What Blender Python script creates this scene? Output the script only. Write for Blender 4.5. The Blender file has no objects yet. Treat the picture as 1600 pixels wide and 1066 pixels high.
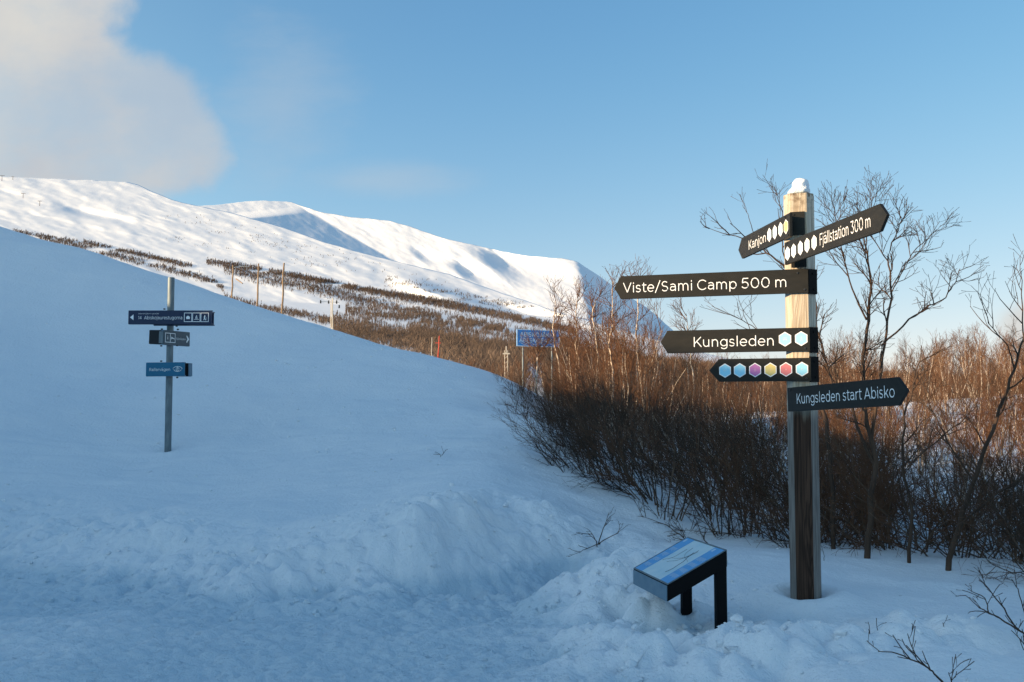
import bpy, math, random
import numpy as np
from mathutils import Vector, Matrix, Quaternion

# ---------------------------------------------------------------- camera, sky, sun, exposure
sc = bpy.context.scene
COL = sc.collection
PITCH = math.atan(104 / 1600.0)
EYE = 1.6
F = 1600.0                                   # focal length in pixels of the 1600 px wide photograph
cam_d = bpy.data.cameras.new('camera')
cam_d.lens = 36.0; cam_d.sensor_width = 36.0; cam_d.clip_end = 60000; cam_d.clip_start = 0.05
cam = bpy.data.objects.new('camera', cam_d); COL.objects.link(cam)
cam.location = (0, 0, EYE); cam.rotation_euler = (math.pi / 2 + PITCH, 0, 0)
sc.camera = cam

SUN_EL = math.radians(11.3)
SUN_AZ = math.atan2(-0.93, -0.36)            # clockwise from +Y
SDIR = Vector((math.sin(SUN_AZ) * math.cos(SUN_EL), math.cos(SUN_AZ) * math.cos(SUN_EL), math.sin(SUN_EL)))
sd = bpy.data.lights.new('sun', 'SUN'); sd.energy = 4.2; sd.angle = math.radians(0.5); sd.color = (1.0, 0.73, 0.44)
sun = bpy.data.objects.new('sun', sd); COL.objects.link(sun)
sun.rotation_euler = (-SDIR).to_track_quat('-Z', 'Y').to_euler()

sc.view_settings.view_transform = 'Standard'
sc.view_settings.look = 'None'
sc.view_settings.gamma = 1.0
sc.view_settings.use_curve_mapping = False
sc.view_settings.exposure = 1.05
sc.cycles.use_denoising = True
sc.cycles.max_bounces = 5
sc.cycles.diffuse_bounces = 3
sc.cycles.transparent_max_bounces = 4

world = bpy.data.worlds.new('World'); sc.world = world; world.use_nodes = True


def build_world():
    nt = world.node_tree; N = nt.nodes; L = nt.links
    N.clear()
    out = N.new('ShaderNodeOutputWorld'); bg = N.new('ShaderNodeBackground')
    sky = N.new('ShaderNodeTexSky'); sky.sky_type = 'NISHITA'; sky.sun_disc = False
    sky.sun_elevation = SUN_EL; sky.sun_rotation = SUN_AZ % (2 * math.pi)
    sky.altitude = 400; sky.air_density = 0.9; sky.dust_density = 0.25; sky.ozone_density = 1.6
    bg.inputs['Strength'].default_value = 0.13
    L.new(bg.outputs[0], out.inputs[0])

    def m(op, a, b=None, c=None):
        n = N.new('ShaderNodeMath'); n.operation = op
        for i, v in enumerate((a, b, c)):
            if v is None: continue
            if isinstance(v, (int, float)): n.inputs[i].default_value = v
            else: L.new(v, n.inputs[i])
        return n.outputs[0]
    tc = N.new('ShaderNodeTexCoord'); sx = N.new('ShaderNodeSeparateXYZ')
    L.new(tc.outputs['Generated'], sx.inputs[0])
    y = m('MAXIMUM', sx.outputs[1], 0.02)
    u = m('DIVIDE', sx.outputs[0], y); v = m('DIVIDE', sx.outputs[2], y)
    front = m('GREATER_THAN', sx.outputs[1], 0.05)
    cb = N.new('ShaderNodeCombineXYZ'); L.new(u, cb.inputs[0]); L.new(v, cb.inputs[1])

    def noise(scale, detail, rough, sxy=(1, 1), off=(0, 0)):
        mp = N.new('ShaderNodeMapping'); mp.inputs['Scale'].default_value = (sxy[0], sxy[1], 1)
        mp.inputs['Location'].default_value = (off[0], off[1], 0)
        L.new(cb.outputs[0], mp.inputs[0])
        n = N.new('ShaderNodeTexNoise'); n.inputs['Scale'].default_value = scale
        n.inputs['Detail'].default_value = detail; n.inputs['Roughness'].default_value = rough
        L.new(mp.outputs[0], n.inputs['Vector']); return n.outputs[0]

    def blob(cu, cv, ru, rv, soft):            # 1 inside an ellipse, falling to 0 outside
        a = m('DIVIDE', m('SUBTRACT', u, cu), ru); b = m('DIVIDE', m('SUBTRACT', v, cv), rv)
        d = m('SQRT', m('ADD', m('MULTIPLY', a, a), m('MULTIPLY', b, b)))
        return m('SUBTRACT', 1.0, m('DIVIDE', d, 1.0)), soft
    n1 = noise(7.0, 7, 0.55); n2 = noise(3.2, 4, 0.5, off=(3, 1))
    def smooth(x, a, b):
        mr = N.new('ShaderNodeMapRange'); mr.interpolation_type = 'SMOOTHSTEP'
        mr.inputs['From Min'].default_value = a; mr.inputs['From Max'].default_value = b
        L.new(x, mr.inputs['Value']); return mr.outputs[0]
    b1, _ = blob(-0.555, 0.285, 0.265, 0.115, 1)
    b2, _ = blob(-0.60, 0.42, 0.22, 0.16, 1)
    body = m('MAXIMUM', b1, b2)
    nn = m('ADD', m('MULTIPLY', m('SUBTRACT', n1, 0.5), 0.8), m('MULTIPLY', m('SUBTRACT', n2, 0.5), 0.9))
    f = m('ADD', body, nn)
    n4 = noise(4.2, 6, 0.58, sxy=(1.0, 1.5), off=(9, 4))
    veil = m('ADD', 0.62, m('MULTIPLY', smooth(n4, 0.36, 0.60), 0.36))
    c1 = m('MULTIPLY', smooth(f, -0.03, 0.19), veil)
    # thin wisps
    w = noise(5.0, 6, 0.6, sxy=(1.0, 2.2), off=(1.7, .4))
    w1, _ = blob(-0.23, 0.30, 0.10, 0.10, 1); w2, _ = blob(-0.13, 0.225, 0.12, 0.03, 1)
    wm = m('MULTIPLY', smooth(m('ADD', m('MAXIMUM', w1, w2), m('MULTIPLY', m('SUBTRACT', w, .5), 1.6)), 0.05, 0.9), 0.25)
    # small bank low on the right horizon
    b3, _ = blob(0.545, 0.075, 0.075, 0.04, 1)
    c3 = m('MULTIPLY', smooth(m('ADD', b3, nn), 0.0, 0.4), 0.85)
    cl = m('MULTIPLY', m('MAXIMUM', m('MAXIMUM', c1, wm), c3), front)
    # cloud brightness
    n3 = noise(5.0, 5, 0.55, off=(5, 2))
    cr = N.new('ShaderNodeValToRGB'); L.new(m('ADD', n3, m('MAXIMUM', m('MULTIPLY', m('SUBTRACT', v, 0.3), 0.9), m('MULTIPLY', m('SUBTRACT', 0.13, v), 6.0))), cr.inputs[0])
    cr.color_ramp.elements[0].position = 0.30; cr.color_ramp.elements[0].color = (1.98, 2.08, 2.25, 1)
    cr.color_ramp.elements[1].position = 0.72; cr.color_ramp.elements[1].color = (2.6, 2.55, 2.42, 1)
    # per-channel sky tint; unseen sun side boosted to brighten the shaded snow
    sr = N.new('ShaderNodeSeparateColor'); L.new(sky.outputs[0], sr.inputs[0])
    lowz = m('SUBTRACT', 1.0, smooth(sx.outputs[2], 0.05, 0.38))
    rs = m('ADD', 0.63, m('MULTIPLY', lowz, 0.17))
    vd = N.new('ShaderNodeVectorMath'); vd.operation = 'DOT_PRODUCT'; L.new(tc.outputs['Generated'], vd.inputs[0])
    vd.inputs[1].default_value = tuple(SDIR); aure = smooth(vd.outputs['Value'], -0.35, 0.75)
    chans = []
    for i, (s_, k_) in enumerate(((rs, 0.06), (1.03, 0.15), (1.53, 0.28))):
        c_ = sr.outputs[i]
        base_ = m('DIVIDE', m('MULTIPLY', c_, s_), m('ADD', m('MULTIPLY', c_, k_), 1.0))
        lit_ = m('MULTIPLY', c_, (1.22, 1.24, 1.06)[i])
        chans.append(m('ADD', m('MULTIPLY', base_, m('SUBTRACT', 1.0, aure)), m('MULTIPLY', lit_, aure)))
    cc = N.new('ShaderNodeCombineColor')
    for i in range(3): L.new(chans[i], cc.inputs[i])
    mix = N.new('ShaderNodeMix'); mix.data_type = 'RGBA'
    L.new(cl, mix.inputs[0]); L.new(cc.outputs[0], mix.inputs[6]); L.new(cr.outputs[0], mix.inputs[7])
    L.new(mix.outputs[2], bg.inputs['Color'])


build_world()

# ---------------------------------------------------------------- helpers
CP, SP = math.cos(PITCH), math.sin(PITCH)


def W(px, py, D):
    """world point seen at photograph pixel (px, py) whose world Y is D"""
    a = (px - 800.0) / F; u = (533.0 - py) / F
    dy = CP - u * SP; dz = SP + u * CP
    t = D / dy
    return Vector((a * t, D, EYE + dz * t))


def Wn(px, py, D):
    a = (px - 800.0) / F; u = (533.0 - py) / F
    dy = CP - u * SP; dz = SP + u * CP
    t = D / dy
    return a * t, D + 0 * t, EYE + dz * t


def hsh(ix, iy, seed):
    h = (ix.astype(np.int64) * 374761393 + iy.astype(np.int64) * 668265263 + seed * 974634777) & 0xFFFFFFFF
    h = ((h ^ (h >> 13)) * 1274126177) & 0xFFFFFFFF
    h = h ^ (h >> 16)
    return (h & 0xFFFFFF).astype(np.float64) / 0xFFFFFF


def vnoise(x, y, seed=0):
    ix = np.floor(x); iy = np.floor(y); fx = x - ix; fy = y - iy
    fx = fx * fx * fx * (fx * (fx * 6 - 15) + 10); fy = fy * fy * fy * (fy * (fy * 6 - 15) + 10)
    a = hsh(ix, iy, seed); b = hsh(ix + 1, iy, seed); c = hsh(ix, iy + 1, seed); d = hsh(ix + 1, iy + 1, seed)
    return (a + (b - a) * fx) * (1 - fy) + (c + (d - c) * fx) * fy - 0.5


def fbm(x, y, oct=4, seed=0, gain=0.5):
    r = 0; amp = 1.0
    for i in range(oct):
        ca, sa = math.cos(i * 1.1 + .4), math.sin(i * 1.1 + .4)
        r = r + amp * vnoise((x * ca - y * sa) * 2 ** i, (x * sa + y * ca) * 2 ** i, seed + i * 17)
        amp *= gain
    return r


def worley(x, y, seed=0):
    ix = np.floor(x); iy = np.floor(y); best = np.full(x.shape, 9.0)
    for dx in (-1, 0, 1):
        for dy in (-1, 0, 1):
            cx = ix + dx; cy = iy + dy
            d = (cx + hsh(cx, cy, seed) - x) ** 2 + (cy + hsh(cx, cy, seed + 5) - y) ** 2
            best = np.minimum(best, d)
    return np.sqrt(best)


def sstep(a, b, x):
    t = np.clip((x - a) / (b - a), 0, 1)
    return t * t * (3 - 2 * t)


def mat(name, base, rough=0.7, metal=0.0, bump=None, vary=None, spec=0.3, coords='Object'):
    """principled material; vary = (colour2, scale, (stretch), lo, hi), bump = (scale, strength, distance)"""
    m = bpy.data.materials.new(name); m.use_nodes = True
    nt = m.node_tree; N = nt.nodes; L = nt.links; p = N['Principled BSDF']
    p.inputs['Base Color'].default_value = (*base, 1); p.inputs['Roughness'].default_value = rough
    p.inputs['Metallic'].default_value = metal; p.inputs['Specular IOR Level'].default_value = spec
    tc = N.new('ShaderNodeTexCoord')
    if vary:
        c2, s, st, lo, hi = vary
        mp = N.new('ShaderNodeMapping'); mp.inputs['Scale'].default_value = st
        L.new(tc.outputs[coords], mp.inputs[0])
        n = N.new('ShaderNodeTexNoise'); n.inputs['Scale'].default_value = s; n.inputs['Detail'].default_value = 5
        L.new(mp.outputs[0], n.inputs['Vector'])
        r = N.new('ShaderNodeValToRGB'); L.new(n.outputs[0], r.inputs[0])
        r.color_ramp.elements[0].position = lo; r.color_ramp.elements[0].color = (*base, 1)
        r.color_ramp.elements[1].position = hi; r.color_ramp.elements[1].color = (*c2, 1)
        L.new(r.outputs[0], p.inputs['Base Color'])
    if bump:
        n = N.new('ShaderNodeTexNoise'); n.inputs['Scale'].default_value = bump[0]; n.inputs['Detail'].default_value = 4
        L.new(tc.outputs[coords], n.inputs['Vector'])
        b = N.new('ShaderNodeBump'); b.inputs['Strength'].default_value = bump[1]; b.inputs['Distance'].default_value = bump[2]
        L.new(n.outputs[0], b.inputs['Height']); L.new(b.outputs[0], p.inputs['Normal'])
    return m


def tag(o, label=None, cat=None, group=None, kind=None):
    if label: o['label'] = label
    if cat: o['category'] = cat
    if group: o['group'] = group
    if kind: o['kind'] = kind
    return o


def empty(name, loc, label, cat, group=None, rot=(0, 0, 0)):
    o = bpy.data.objects.new(name, None); COL.objects.link(o)
    o.empty_display_size = 0.2
    o.location = loc; o.rotation_euler = rot
    return tag(o, label, cat, group)


def link(name, me, parent=None, mats=None):
    o = bpy.data.objects.new(name, me); COL.objects.link(o)
    if mats is not None:
        for m in (mats if isinstance(mats, (list, tuple)) else [mats]):
            me.materials.append(m)
    if parent is not None: o.parent = parent
    return o


def mesh_np(name, verts, faces, smooth=True, idx=None):
    """verts (n,3), faces (m,k) arrays"""
    me = bpy.data.meshes.new(name)
    verts = np.asarray(verts, dtype=np.float32); faces = np.asarray(faces, dtype=np.int32)
    k = faces.shape[1]
    me.vertices.add(len(verts)); me.vertices.foreach_set('co', verts.ravel())
    me.loops.add(faces.size); me.loops.foreach_set('vertex_index', faces.ravel())
    me.polygons.add(len(faces))
    me.polygons.foreach_set('loop_start', np.arange(0, faces.size, k, dtype=np.int32))
    me.polygons.foreach_set('use_smooth', np.full(len(faces), smooth))
    if idx is not None: me.polygons.foreach_set('material_index', np.asarray(idx, dtype=np.int32))
    me.update(calc_edges=True)
    return me


def grid_faces(nr, nc):
    i = np.arange((nr - 1) * nc).reshape(nr - 1, nc)[:, :-1].ravel()
    return np.stack([i, i + 1, i + nc + 1, i + nc], 1)


class MB:
    """collects simple shapes into one mesh"""
    def __init__(s): s.v = []; s.f = []; s.mi = []

    def add(s, vs, fs, mi=0):
        b = len(s.v); s.v += [tuple(v) for v in vs]
        for f in fs: s.f.append([b + i for i in f]); s.mi.append(mi)

    def box(s, x0, x1, y0, y1, z0, z1, mi=0):
        s.add([(x0, y0, z0), (x1, y0, z0), (x1, y1, z0), (x0, y1, z0), (x0, y0, z1), (x1, y0, z1), (x1, y1, z1), (x0, y1, z1)],
              [(3, 2, 1, 0), (4, 5, 6, 7), (0, 1, 5, 4), (1, 2, 6, 5), (2, 3, 7, 6), (3, 0, 4, 7)], mi)

    def prism(s, pts, y0, y1, mi=0):
        """outline in the x-z plane (counter-clockwise seen from -y), extruded along y"""
        n = len(pts)
        s.add([(p[0], y0, p[1]) for p in pts] + [(p[0], y1, p[1]) for p in pts],
              [tuple(range(n)), tuple(range(2 * n - 1, n - 1, -1))] +
              [(i, i + n, (i + 1) % n + n, (i + 1) % n) for i in range(n)], mi)

    def vprism(s, pts, z0, z1, mi=0):
        n = len(pts)
        s.add([(p[0], p[1], z0) for p in pts] + [(p[0], p[1], z1) for p in pts],
              [tuple(range(n - 1, -1, -1)), tuple(range(n, 2 * n))] +
              [(i, (i + 1) % n, (i + 1) % n + n, i + n) for i in range(n)], mi)

    def cyl(s, a, b, r0, r1=None, n=10, mi=0):
        r1 = r0 if r1 is None else r1
        a = Vector(a); b = Vector(b); d = (b - a).normalized()
        u = d.orthogonal().normalized(); w = d.cross(u)
        ring = lambda c, r: [c + (u * math.cos(2 * math.pi * i / n) + w * math.sin(2 * math.pi * i / n)) * r for i in range(n)]
        s.add(ring(a, r0) + ring(b, r1), [tuple(range(n - 1, -1, -1)), tuple(range(n, 2 * n))] +
              [(i, (i + 1) % n, (i + 1) % n + n, i + n) for i in range(n)], mi)

    def build(s, name, mats, parent=None, bevel=0.0, smooth=False):
        me = bpy.data.meshes.new(name); me.from_pydata([tuple(v) for v in s.v], [], s.f)
        me.polygons.foreach_set('material_index', s.mi)
        if smooth: me.polygons.foreach_set('use_smooth', [True] * len(s.f))
        me.update()
        o = link(name, me, parent, mats)
        if bevel:
            md = o.modifiers.new('bevel', 'BEVEL'); md.width = bevel; md.segments = 2; md.limit_method = 'ANGLE'
        return o


def _arc(cx, cy, rx, ry, a0, a1, n=None):
    n = n or max(4, int(abs(a1 - a0) / 18) + 1)
    return [(cx + rx * math.cos(math.radians(a0 + (a1 - a0) * i / (n - 1))), cy + ry * math.sin(math.radians(a0 + (a1 - a0) * i / (n - 1)))) for i in range(n)]


X_ = .50; C_ = .70; Q_ = .20
GL = {
 'V': (.66, [[(.03, C_), (.32, 0), (.61, C_)]]), 'v': (.50, [[(.02, X_), (.24, 0), (.46, X_)]]),
 'A': (.70, [[(.03, 0), (.34, C_), (.65, 0)], [(.13, Q_), (.55, Q_)]]),
 'i': (.20, [[(.09, 0), (.09, X_)], [(.09, .64), (.09, .70)]]), 'j': (.20, [[(.10, X_), (.10, -.10), (.06, -.17), (-.03, -.18)], [(.10, .64), (.10, .70)]]),
 'l': (.20, [[(.09, 0), (.09, .73)]]), '/': (.40, [[(.0, -.10), (.36, .78)]]), ' ': (.22, []),
 's': (.44, [_arc(.20, .375, .15, .125, 35, 270, 9) + _arc(.20, .125, .17, .125, 90, -150, 9)[0:]]),
 'S': (.58, [_arc(.27, .525, .20, .175, 40, 270, 10) + _arc(.27, .175, .22, .175, 90, -150, 10)]),
 't': (.34, [[(.13, .65), (.13, .12), (.17, .02), (.24, 0), (.31, .02)], [(.02, X_), (.31, X_)]]),
 'e': (.57, [[(.05, .25), (.51, .25)] + _arc(.28, .25, .23, .25, 0, 310, 15)]),
 'o': (.60, [_arc(.29, .25, .245, .25, 0, 360, 19)]), '0': (.70, [_arc(.33, .35, .27, .35, 0, 360, 21)]), 'O': (.84, [_arc(.41, .35, .35, .35, 0, 360, 21)]),
 'a': (.55, [_arc(.22, .16, .17, .145, 60, 300, 9) + [(.42, .10)], [(.44, 0), (.44, .32), (.39, .45), (.25, .50), (.08, .45)], [(.22, .30), (.44, .28)]]),
 'm': (.90, [[(.08, 0), (.08, X_)], [(.08, .33)] + _arc(.25, .31, .17, .19, 160, 0, 7) + [(.42, 0)], [(.42, .33)] + _arc(.60, .31, .18, .19, 160, 0, 7) + [(.78, 0)]]),
 'n': (.57, [[(.08, 0), (.08, X_)], [(.08, .30)] + _arc(.27, .28, .19, .22, 160, 0, 8) + [(.46, 0)]]),
 'r': (.36, [[(.08, 0), (.08, X_)], [(.08, .28)] + _arc(.29, .27, .21, .23, 170, 80, 6)]),
 'u': (.57, [[(.07, X_), (.07, .21)] + _arc(.26, .21, .19, .21, 180, 360, 9), [(.45, X_), (.45, 0)]]),
 'p': (.60, [[(.08, X_), (.08, -.19)], _arc(.31, .25, .23, .25, 0, 360, 17)]),
 'b': (.60, [[(.08, 0), (.08, .73)], _arc(.31, .25, .23, .25, 0, 360, 17)]),
 'd': (.60, [[(.51, 0), (.51, .73)], _arc(.28, .25, .23, .25, 0, 360, 17)]),
 'g': (.60, [[(.51, X_), (.51, -.02)] + _arc(.29, -.02, .22, .17, 0, -150, 8), _arc(.28, .26, .23, .24, 0, 360, 17)]),
 'k': (.52, [[(.08, 0), (.08, .73)], [(.44, X_), (.09, .17)], [(.22, .29), (.46, 0)]]),
 'K': (.64, [[(.09, 0), (.09, C_)], [(.56, C_), (.10, .22)], [(.27, .38), (.59, 0)]]),
 'F': (.56, [[(.09, 0), (.09, C_), (.52, C_)], [(.09, .35), (.47, .35)]]), 'R': (.62, [[(.09, 0), (.09, C_), (.32, C_)] + _arc(.35, .515, .18, .185, 90, -90, 8) + [(.09, .33)], [(.33, .33), (.55, 0)]]),
 'B': (.64, [[(.09, 0), (.09, C_), (.34, C_)] + _arc(.34, .53, .17, .17, 90, -90, 7) + [(.09, .36)], [(.34, .36)] + _arc(.36, .18, .20, .18, 90, -90, 8) + [(.09, 0)]]),
 'C': (.74, [_arc(.41, .35, .35, .35, 45, 315, 17)]), 'M': (.84, [[(.09, 0), (.09, C_), (.41, .22), (.73, C_), (.73, 0)]]),
 'I': (.20, [[(.09, 0), (.09, C_)]]), 'J': (.50, [[(.40, C_), (.40, .18)] + _arc(.22, .18, .18, .18, 0, -160, 8)]),
 'E': (.56, [[(.52, C_), (.09, C_), (.09, 0), (.53, 0)], [(.09, .36), (.48, .36)]]), 'T': (.56, [[(.02, C_), (.54, C_)], [(.28, C_), (.28, 0)]]),
 'N': (.72, [[(.09, 0), (.09, C_), (.62, 0), (.62, C_)]]), 'U': (.70, [[(.08, C_), (.08, .26)] + _arc(.34, .26, .26, .26, 180, 360, 10) + [(.60, C_)]]),
 '5': (.62, [[(.50, C_), (.14, C_), (.10, .38)] + _arc(.28, .22, .24, .22, 130, -150, 12)]), '3': (.60, [[(.06, C_), (.48, C_), (.27, .41)] + _arc(.27, .205, .23, .205, 90, -150, 10)]),
 '1': (.34, [[(.02, .60), (.20, C_), (.20, 0)]]), '4': (.64, [[(.46, 0), (.46, C_), (.04, .17), (.59, .17)]]),
}
for _c, _b, _y in (('ä', 'a', .66), ('ö', 'o', .66)):
    _w, _s = GL[_b]; GL[_c] = (_w, _s + [[(_w / 2 - .13, _y), (_w / 2 - .13, _y + .05)], [(_w / 2 + .09, _y), (_w / 2 + .09, _y + .05)]])
_w, _s = GL['A']; GL['Å'] = (_w, _s + [_arc(.34, .84, .08, .08, 0, 360, 9)]); GL['Á'] = (_w, _s + [[(.32, .80), (.42, .92)]])
_w, _s = GL['a']; GL['á'] = (_w, _s + [[(.22, .62), (.32, .74)]]); GL['đ'] = (GL['d'][0], GL['d'][1] + [[(.36, .62), (.6, .62)]])


def text_obj(name, body, parent, material, x0, x1, zc, cap, y=-0.0006, weight=.078):
    """monoline lettering in slight relief: fitted between x0 and x1, cap height cap, centred on zc"""
    tw = Twigs(); pen = 0.0; strokes = []
    for ch in body:
        w, ss = GL[ch]
        for st_ in ss: strokes.append([(pen + a, b_) for a, b_ in st_])
        pen += w + (.055 if ch != ' ' else .02)
    xs = [a for st_ in strokes for a, _ in st_]; lo, hi = min(xs) - weight / 2, max(xs) + weight / 2
    sx = (x1 - x0) / (hi - lo); sz = cap / (C_ + weight)
    for st_ in strokes:
        p = [np.array(q) for q in st_]; e = weight * .42
        d0 = (p[0] - p[1]); d1 = (p[-1] - p[-2]); cl = np.hypot(*(p[0] - p[-1])) < 1e-6
        if not cl: p[0] = p[0] + d0 / (np.hypot(*d0) + 1e-9) * e * .6; p[-1] = p[-1] + d1 / (np.hypot(*d1) + 1e-9) * e * .6
        # keep corners crisp: repeat corner points closely
        out = [p[0]]
        for i in range(1, len(p) - 1):
            a = p[i] - p[i - 1]; c = p[i + 1] - p[i]; cosv = np.dot(a, c) / (np.hypot(*a) * np.hypot(*c) + 1e-9)
            if cosv < .6: out += [p[i] - a * min(.02 / (np.hypot(*a) + 1e-9), .3), p[i], p[i] + c * min(.02 / (np.hypot(*c) + 1e-9), .3)]
            else: out.append(p[i])
        out.append(p[-1])
        tw.add([(q[0], 0.0, q[1]) for q in out], weight / 2, weight / 2, 6)
    me = tw.mesh(name)
    n = len(me.vertices); co = np.empty(n * 3, dtype=np.float32); me.vertices.foreach_get('co', co); co = co.reshape(-1, 3)
    new = np.stack([x0 + (co[:, 0] - lo) * sx, y + co[:, 1] * .0004 / weight * 2, zc + (co[:, 2] - C_ / 2) * sz], 1)
    me.vertices.foreach_set('co', new.ravel().astype(np.float32)); me.update()
    o = link(name, me, parent, material); o['kind'] = 'stuff'
    return o


# ---------------------------------------------------------------- materials
def snow_material(name, fine=1.0, base=(0.90, 0.90, 0.90)):
    m = bpy.data.materials.new(name); m.use_nodes = True
    nt = m.node_tree; N = nt.nodes; L = nt.links; p = N['Principled BSDF']
    p.inputs['Roughness'].default_value = 0.65; p.inputs['Specular IOR Level'].default_value = 0.15
    tc = N.new('ShaderNodeTexCoord')
    n0 = N.new('ShaderNodeTexNoise'); n0.inputs['Scale'].default_value = 0.6; n0.inputs['Detail'].default_value = 5
    L.new(tc.outputs['Object'], n0.inputs['Vector'])
    r = N.new('ShaderNodeValToRGB'); L.new(n0.outputs[0], r.inputs[0])
    r.color_ramp.elements[0].position = .3; r.color_ramp.elements[0].color = (base[0] * .93, base[1] * .95, base[2] * .97, 1)
    r.color_ramp.elements[1].position = .7; r.color_ramp.elements[1].color = (*base, 1)
    col = r.outputs[0]
    if fine:
        # sparse wind-blown bark crumbs and seeds lying on the snow
        vo = N.new('ShaderNodeTexVoronoi'); vo.inputs['Scale'].default_value = 2.6; L.new(tc.outputs['Object'], vo.inputs['Vector'])
        lt = N.new('ShaderNodeMath'); lt.operation = 'LESS_THAN'; lt.inputs[1].default_value = 0.035; L.new(vo.outputs['Distance'], lt.inputs[0])
        n9 = N.new('ShaderNodeTexNoise'); n9.inputs['Scale'].default_value = 0.35; L.new(tc.outputs['Object'], n9.inputs['Vector'])
        gt = N.new('ShaderNodeMath'); gt.operation = 'GREATER_THAN'; gt.inputs[1].default_value = 0.53; L.new(n9.outputs[0], gt.inputs[0])
        mu = N.new('ShaderNodeMath'); mu.operation = 'MULTIPLY'; L.new(lt.outputs[0], mu.inputs[0]); L.new(gt.outputs[0], mu.inputs[1])
        mu2 = N.new('ShaderNodeMath'); mu2.operation = 'MULTIPLY'; mu2.inputs[1].default_value = 0.45; L.new(mu.outputs[0], mu2.inputs[0])
        mx = N.new('ShaderNodeMix'); mx.data_type = 'RGBA'; mx.inputs[7].default_value = (.12, .10, .08, 1)
        L.new(mu2.outputs[0], mx.inputs[0]); L.new(col, mx.inputs[6]); col = mx.outputs[2]
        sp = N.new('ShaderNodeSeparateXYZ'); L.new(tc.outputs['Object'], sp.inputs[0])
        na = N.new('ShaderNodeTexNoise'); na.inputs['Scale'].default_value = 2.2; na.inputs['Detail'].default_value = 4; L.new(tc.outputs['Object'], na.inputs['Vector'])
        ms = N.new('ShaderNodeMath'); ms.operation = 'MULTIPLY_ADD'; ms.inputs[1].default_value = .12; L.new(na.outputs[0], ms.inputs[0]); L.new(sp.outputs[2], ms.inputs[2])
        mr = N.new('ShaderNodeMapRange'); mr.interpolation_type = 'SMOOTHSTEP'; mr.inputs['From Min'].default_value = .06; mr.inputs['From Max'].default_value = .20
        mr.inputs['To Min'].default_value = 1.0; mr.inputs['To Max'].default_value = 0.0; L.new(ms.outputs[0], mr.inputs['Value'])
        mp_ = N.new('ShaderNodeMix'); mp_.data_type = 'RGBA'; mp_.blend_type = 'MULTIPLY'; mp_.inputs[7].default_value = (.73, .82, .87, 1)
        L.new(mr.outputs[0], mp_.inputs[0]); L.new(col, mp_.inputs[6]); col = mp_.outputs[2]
        last = None
        for s, st, d in ((22, .7, .022), (80, .9, .009), (5, .35, .04)):
            n = N.new('ShaderNodeTexNoise'); n.inputs['Scale'].default_value = s; n.inputs['Detail'].default_value = 3
            L.new(tc.outputs['Object'], n.inputs['Vector'])
            b = N.new('ShaderNodeBump'); b.inputs['Strength'].default_value = st * fine; b.inputs['Distance'].default_value = d
            L.new(n.outputs[0], b.inputs['Height'])
            if last: L.new(last.outputs[0], b.inputs['Normal'])
            last = b
        L.new(last.outputs[0], p.inputs['Normal'])
    L.new(col, p.inputs['Base Color'])
    return m


M_SNOW = snow_material('snow')
M_SNOWFAR = snow_material('far_snow', fine=0)
M_WHITE = mat('white_print', (0.9, 0.9, 0.88), .5)
M_BOARD = mat('painted_dark_board', (0.0135, 0.013, 0.0105), .5, vary=((0.020, 0.018, 0.014), 9, (1, 1, 3), .35, .7), bump=(60, .08, .002), spec=.22)
M_BLACK = mat('black_steel', (0.0035, 0.0035, 0.004), .6, bump=(80, .1, .001), spec=.12)
M_GALV = mat('galvanised_steel', (0.20, 0.24, 0.25), .55, .4, vary=((0.12, 0.15, 0.17), 18, (1, 1, .3), .3, .7), bump=(120, .1, .001))
M_NAVY = mat('navy_enamel', (0.010, 0.022, 0.060), .4, vary=((0.014, 0.028, 0.072), 6, (1, 1, 1), .3, .7))
M_TEAL = mat('teal_enamel', (0.01, 0.12, 0.22), .4, vary=((0.015, 0.14, 0.24), 6, (1, 1, 1), .3, .7))
M_SLATE = mat('slate_enamel', (0.05, 0.08, 0.10), .4, vary=((0.07, 0.10, 0.12), 6, (1, 1, 1), .3, .7))
M_SIGNEDGE = mat('grey_sign_edge', (0.11, 0.19, 0.26), .5, vary=((0.16, 0.24, 0.3), 14, (1, 1, 1), .3, .7))
M_BOLT = mat('bolt_steel', (0.05, 0.05, 0.05), .4, .6)
M_ICON = mat('pale_pictogram', (0.48, 0.72, 0.80), .5)
M_HEXL = mat('pale_warm_pictogram', (0.75, 0.55, 0.5), .5)
M_HEX = {'blue': mat('badge_blue', (0.34, 0.72, 0.88), .5), 'pink': mat('badge_pink', (0.55, 0.20, 0.45), .5),
         'yellow': mat('badge_yellow', (0.75, 0.60, 0.22), .5), 'red': mat('badge_red', (0.72, 0.22, 0.22), .5)}
M_PANELB = mat('printed_blue', (0.06, 0.30, 0.62), .35, vary=((0.08, 0.34, 0.66), 12, (1, 1, 1), .3, .7))
M_PANELM = mat('printed_map', (0.60, 0.70, 0.72), .35, vary=((0.46, 0.62, 0.68), 9, (1, 1, 1), .35, .65))
M_PANELT = mat('printed_pale_text', (0.45, 0.60, 0.75), .4)
M_PANELL = mat('printed_dark_line', (0.03, 0.05, 0.07), .4)
M_ROADBLUE = mat('road_sign_blue', (0.05, 0.26, 0.60), .4, vary=((0.06, 0.29, 0.64), 3, (1, 1, 1), .3, .7))
M_POLEWOOD = mat('pole_wood', (0.20, 0.13, 0.08), .8, vary=((0.32, 0.22, 0.14), 3, (3, 3, .5), .3, .7))
M_POLEWHITE = mat('pale_pole', (0.55, 0.50, 0.42), .7, vary=((0.45, 0.4, 0.33), 5, (1, 1, .5), .3, .7))
M_RED = mat('red_marker', (0.65, 0.06, 0.03), .5)
M_ORANGE = mat('orange_rod', (0.55, 0.22, 0.08), .6)


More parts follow.
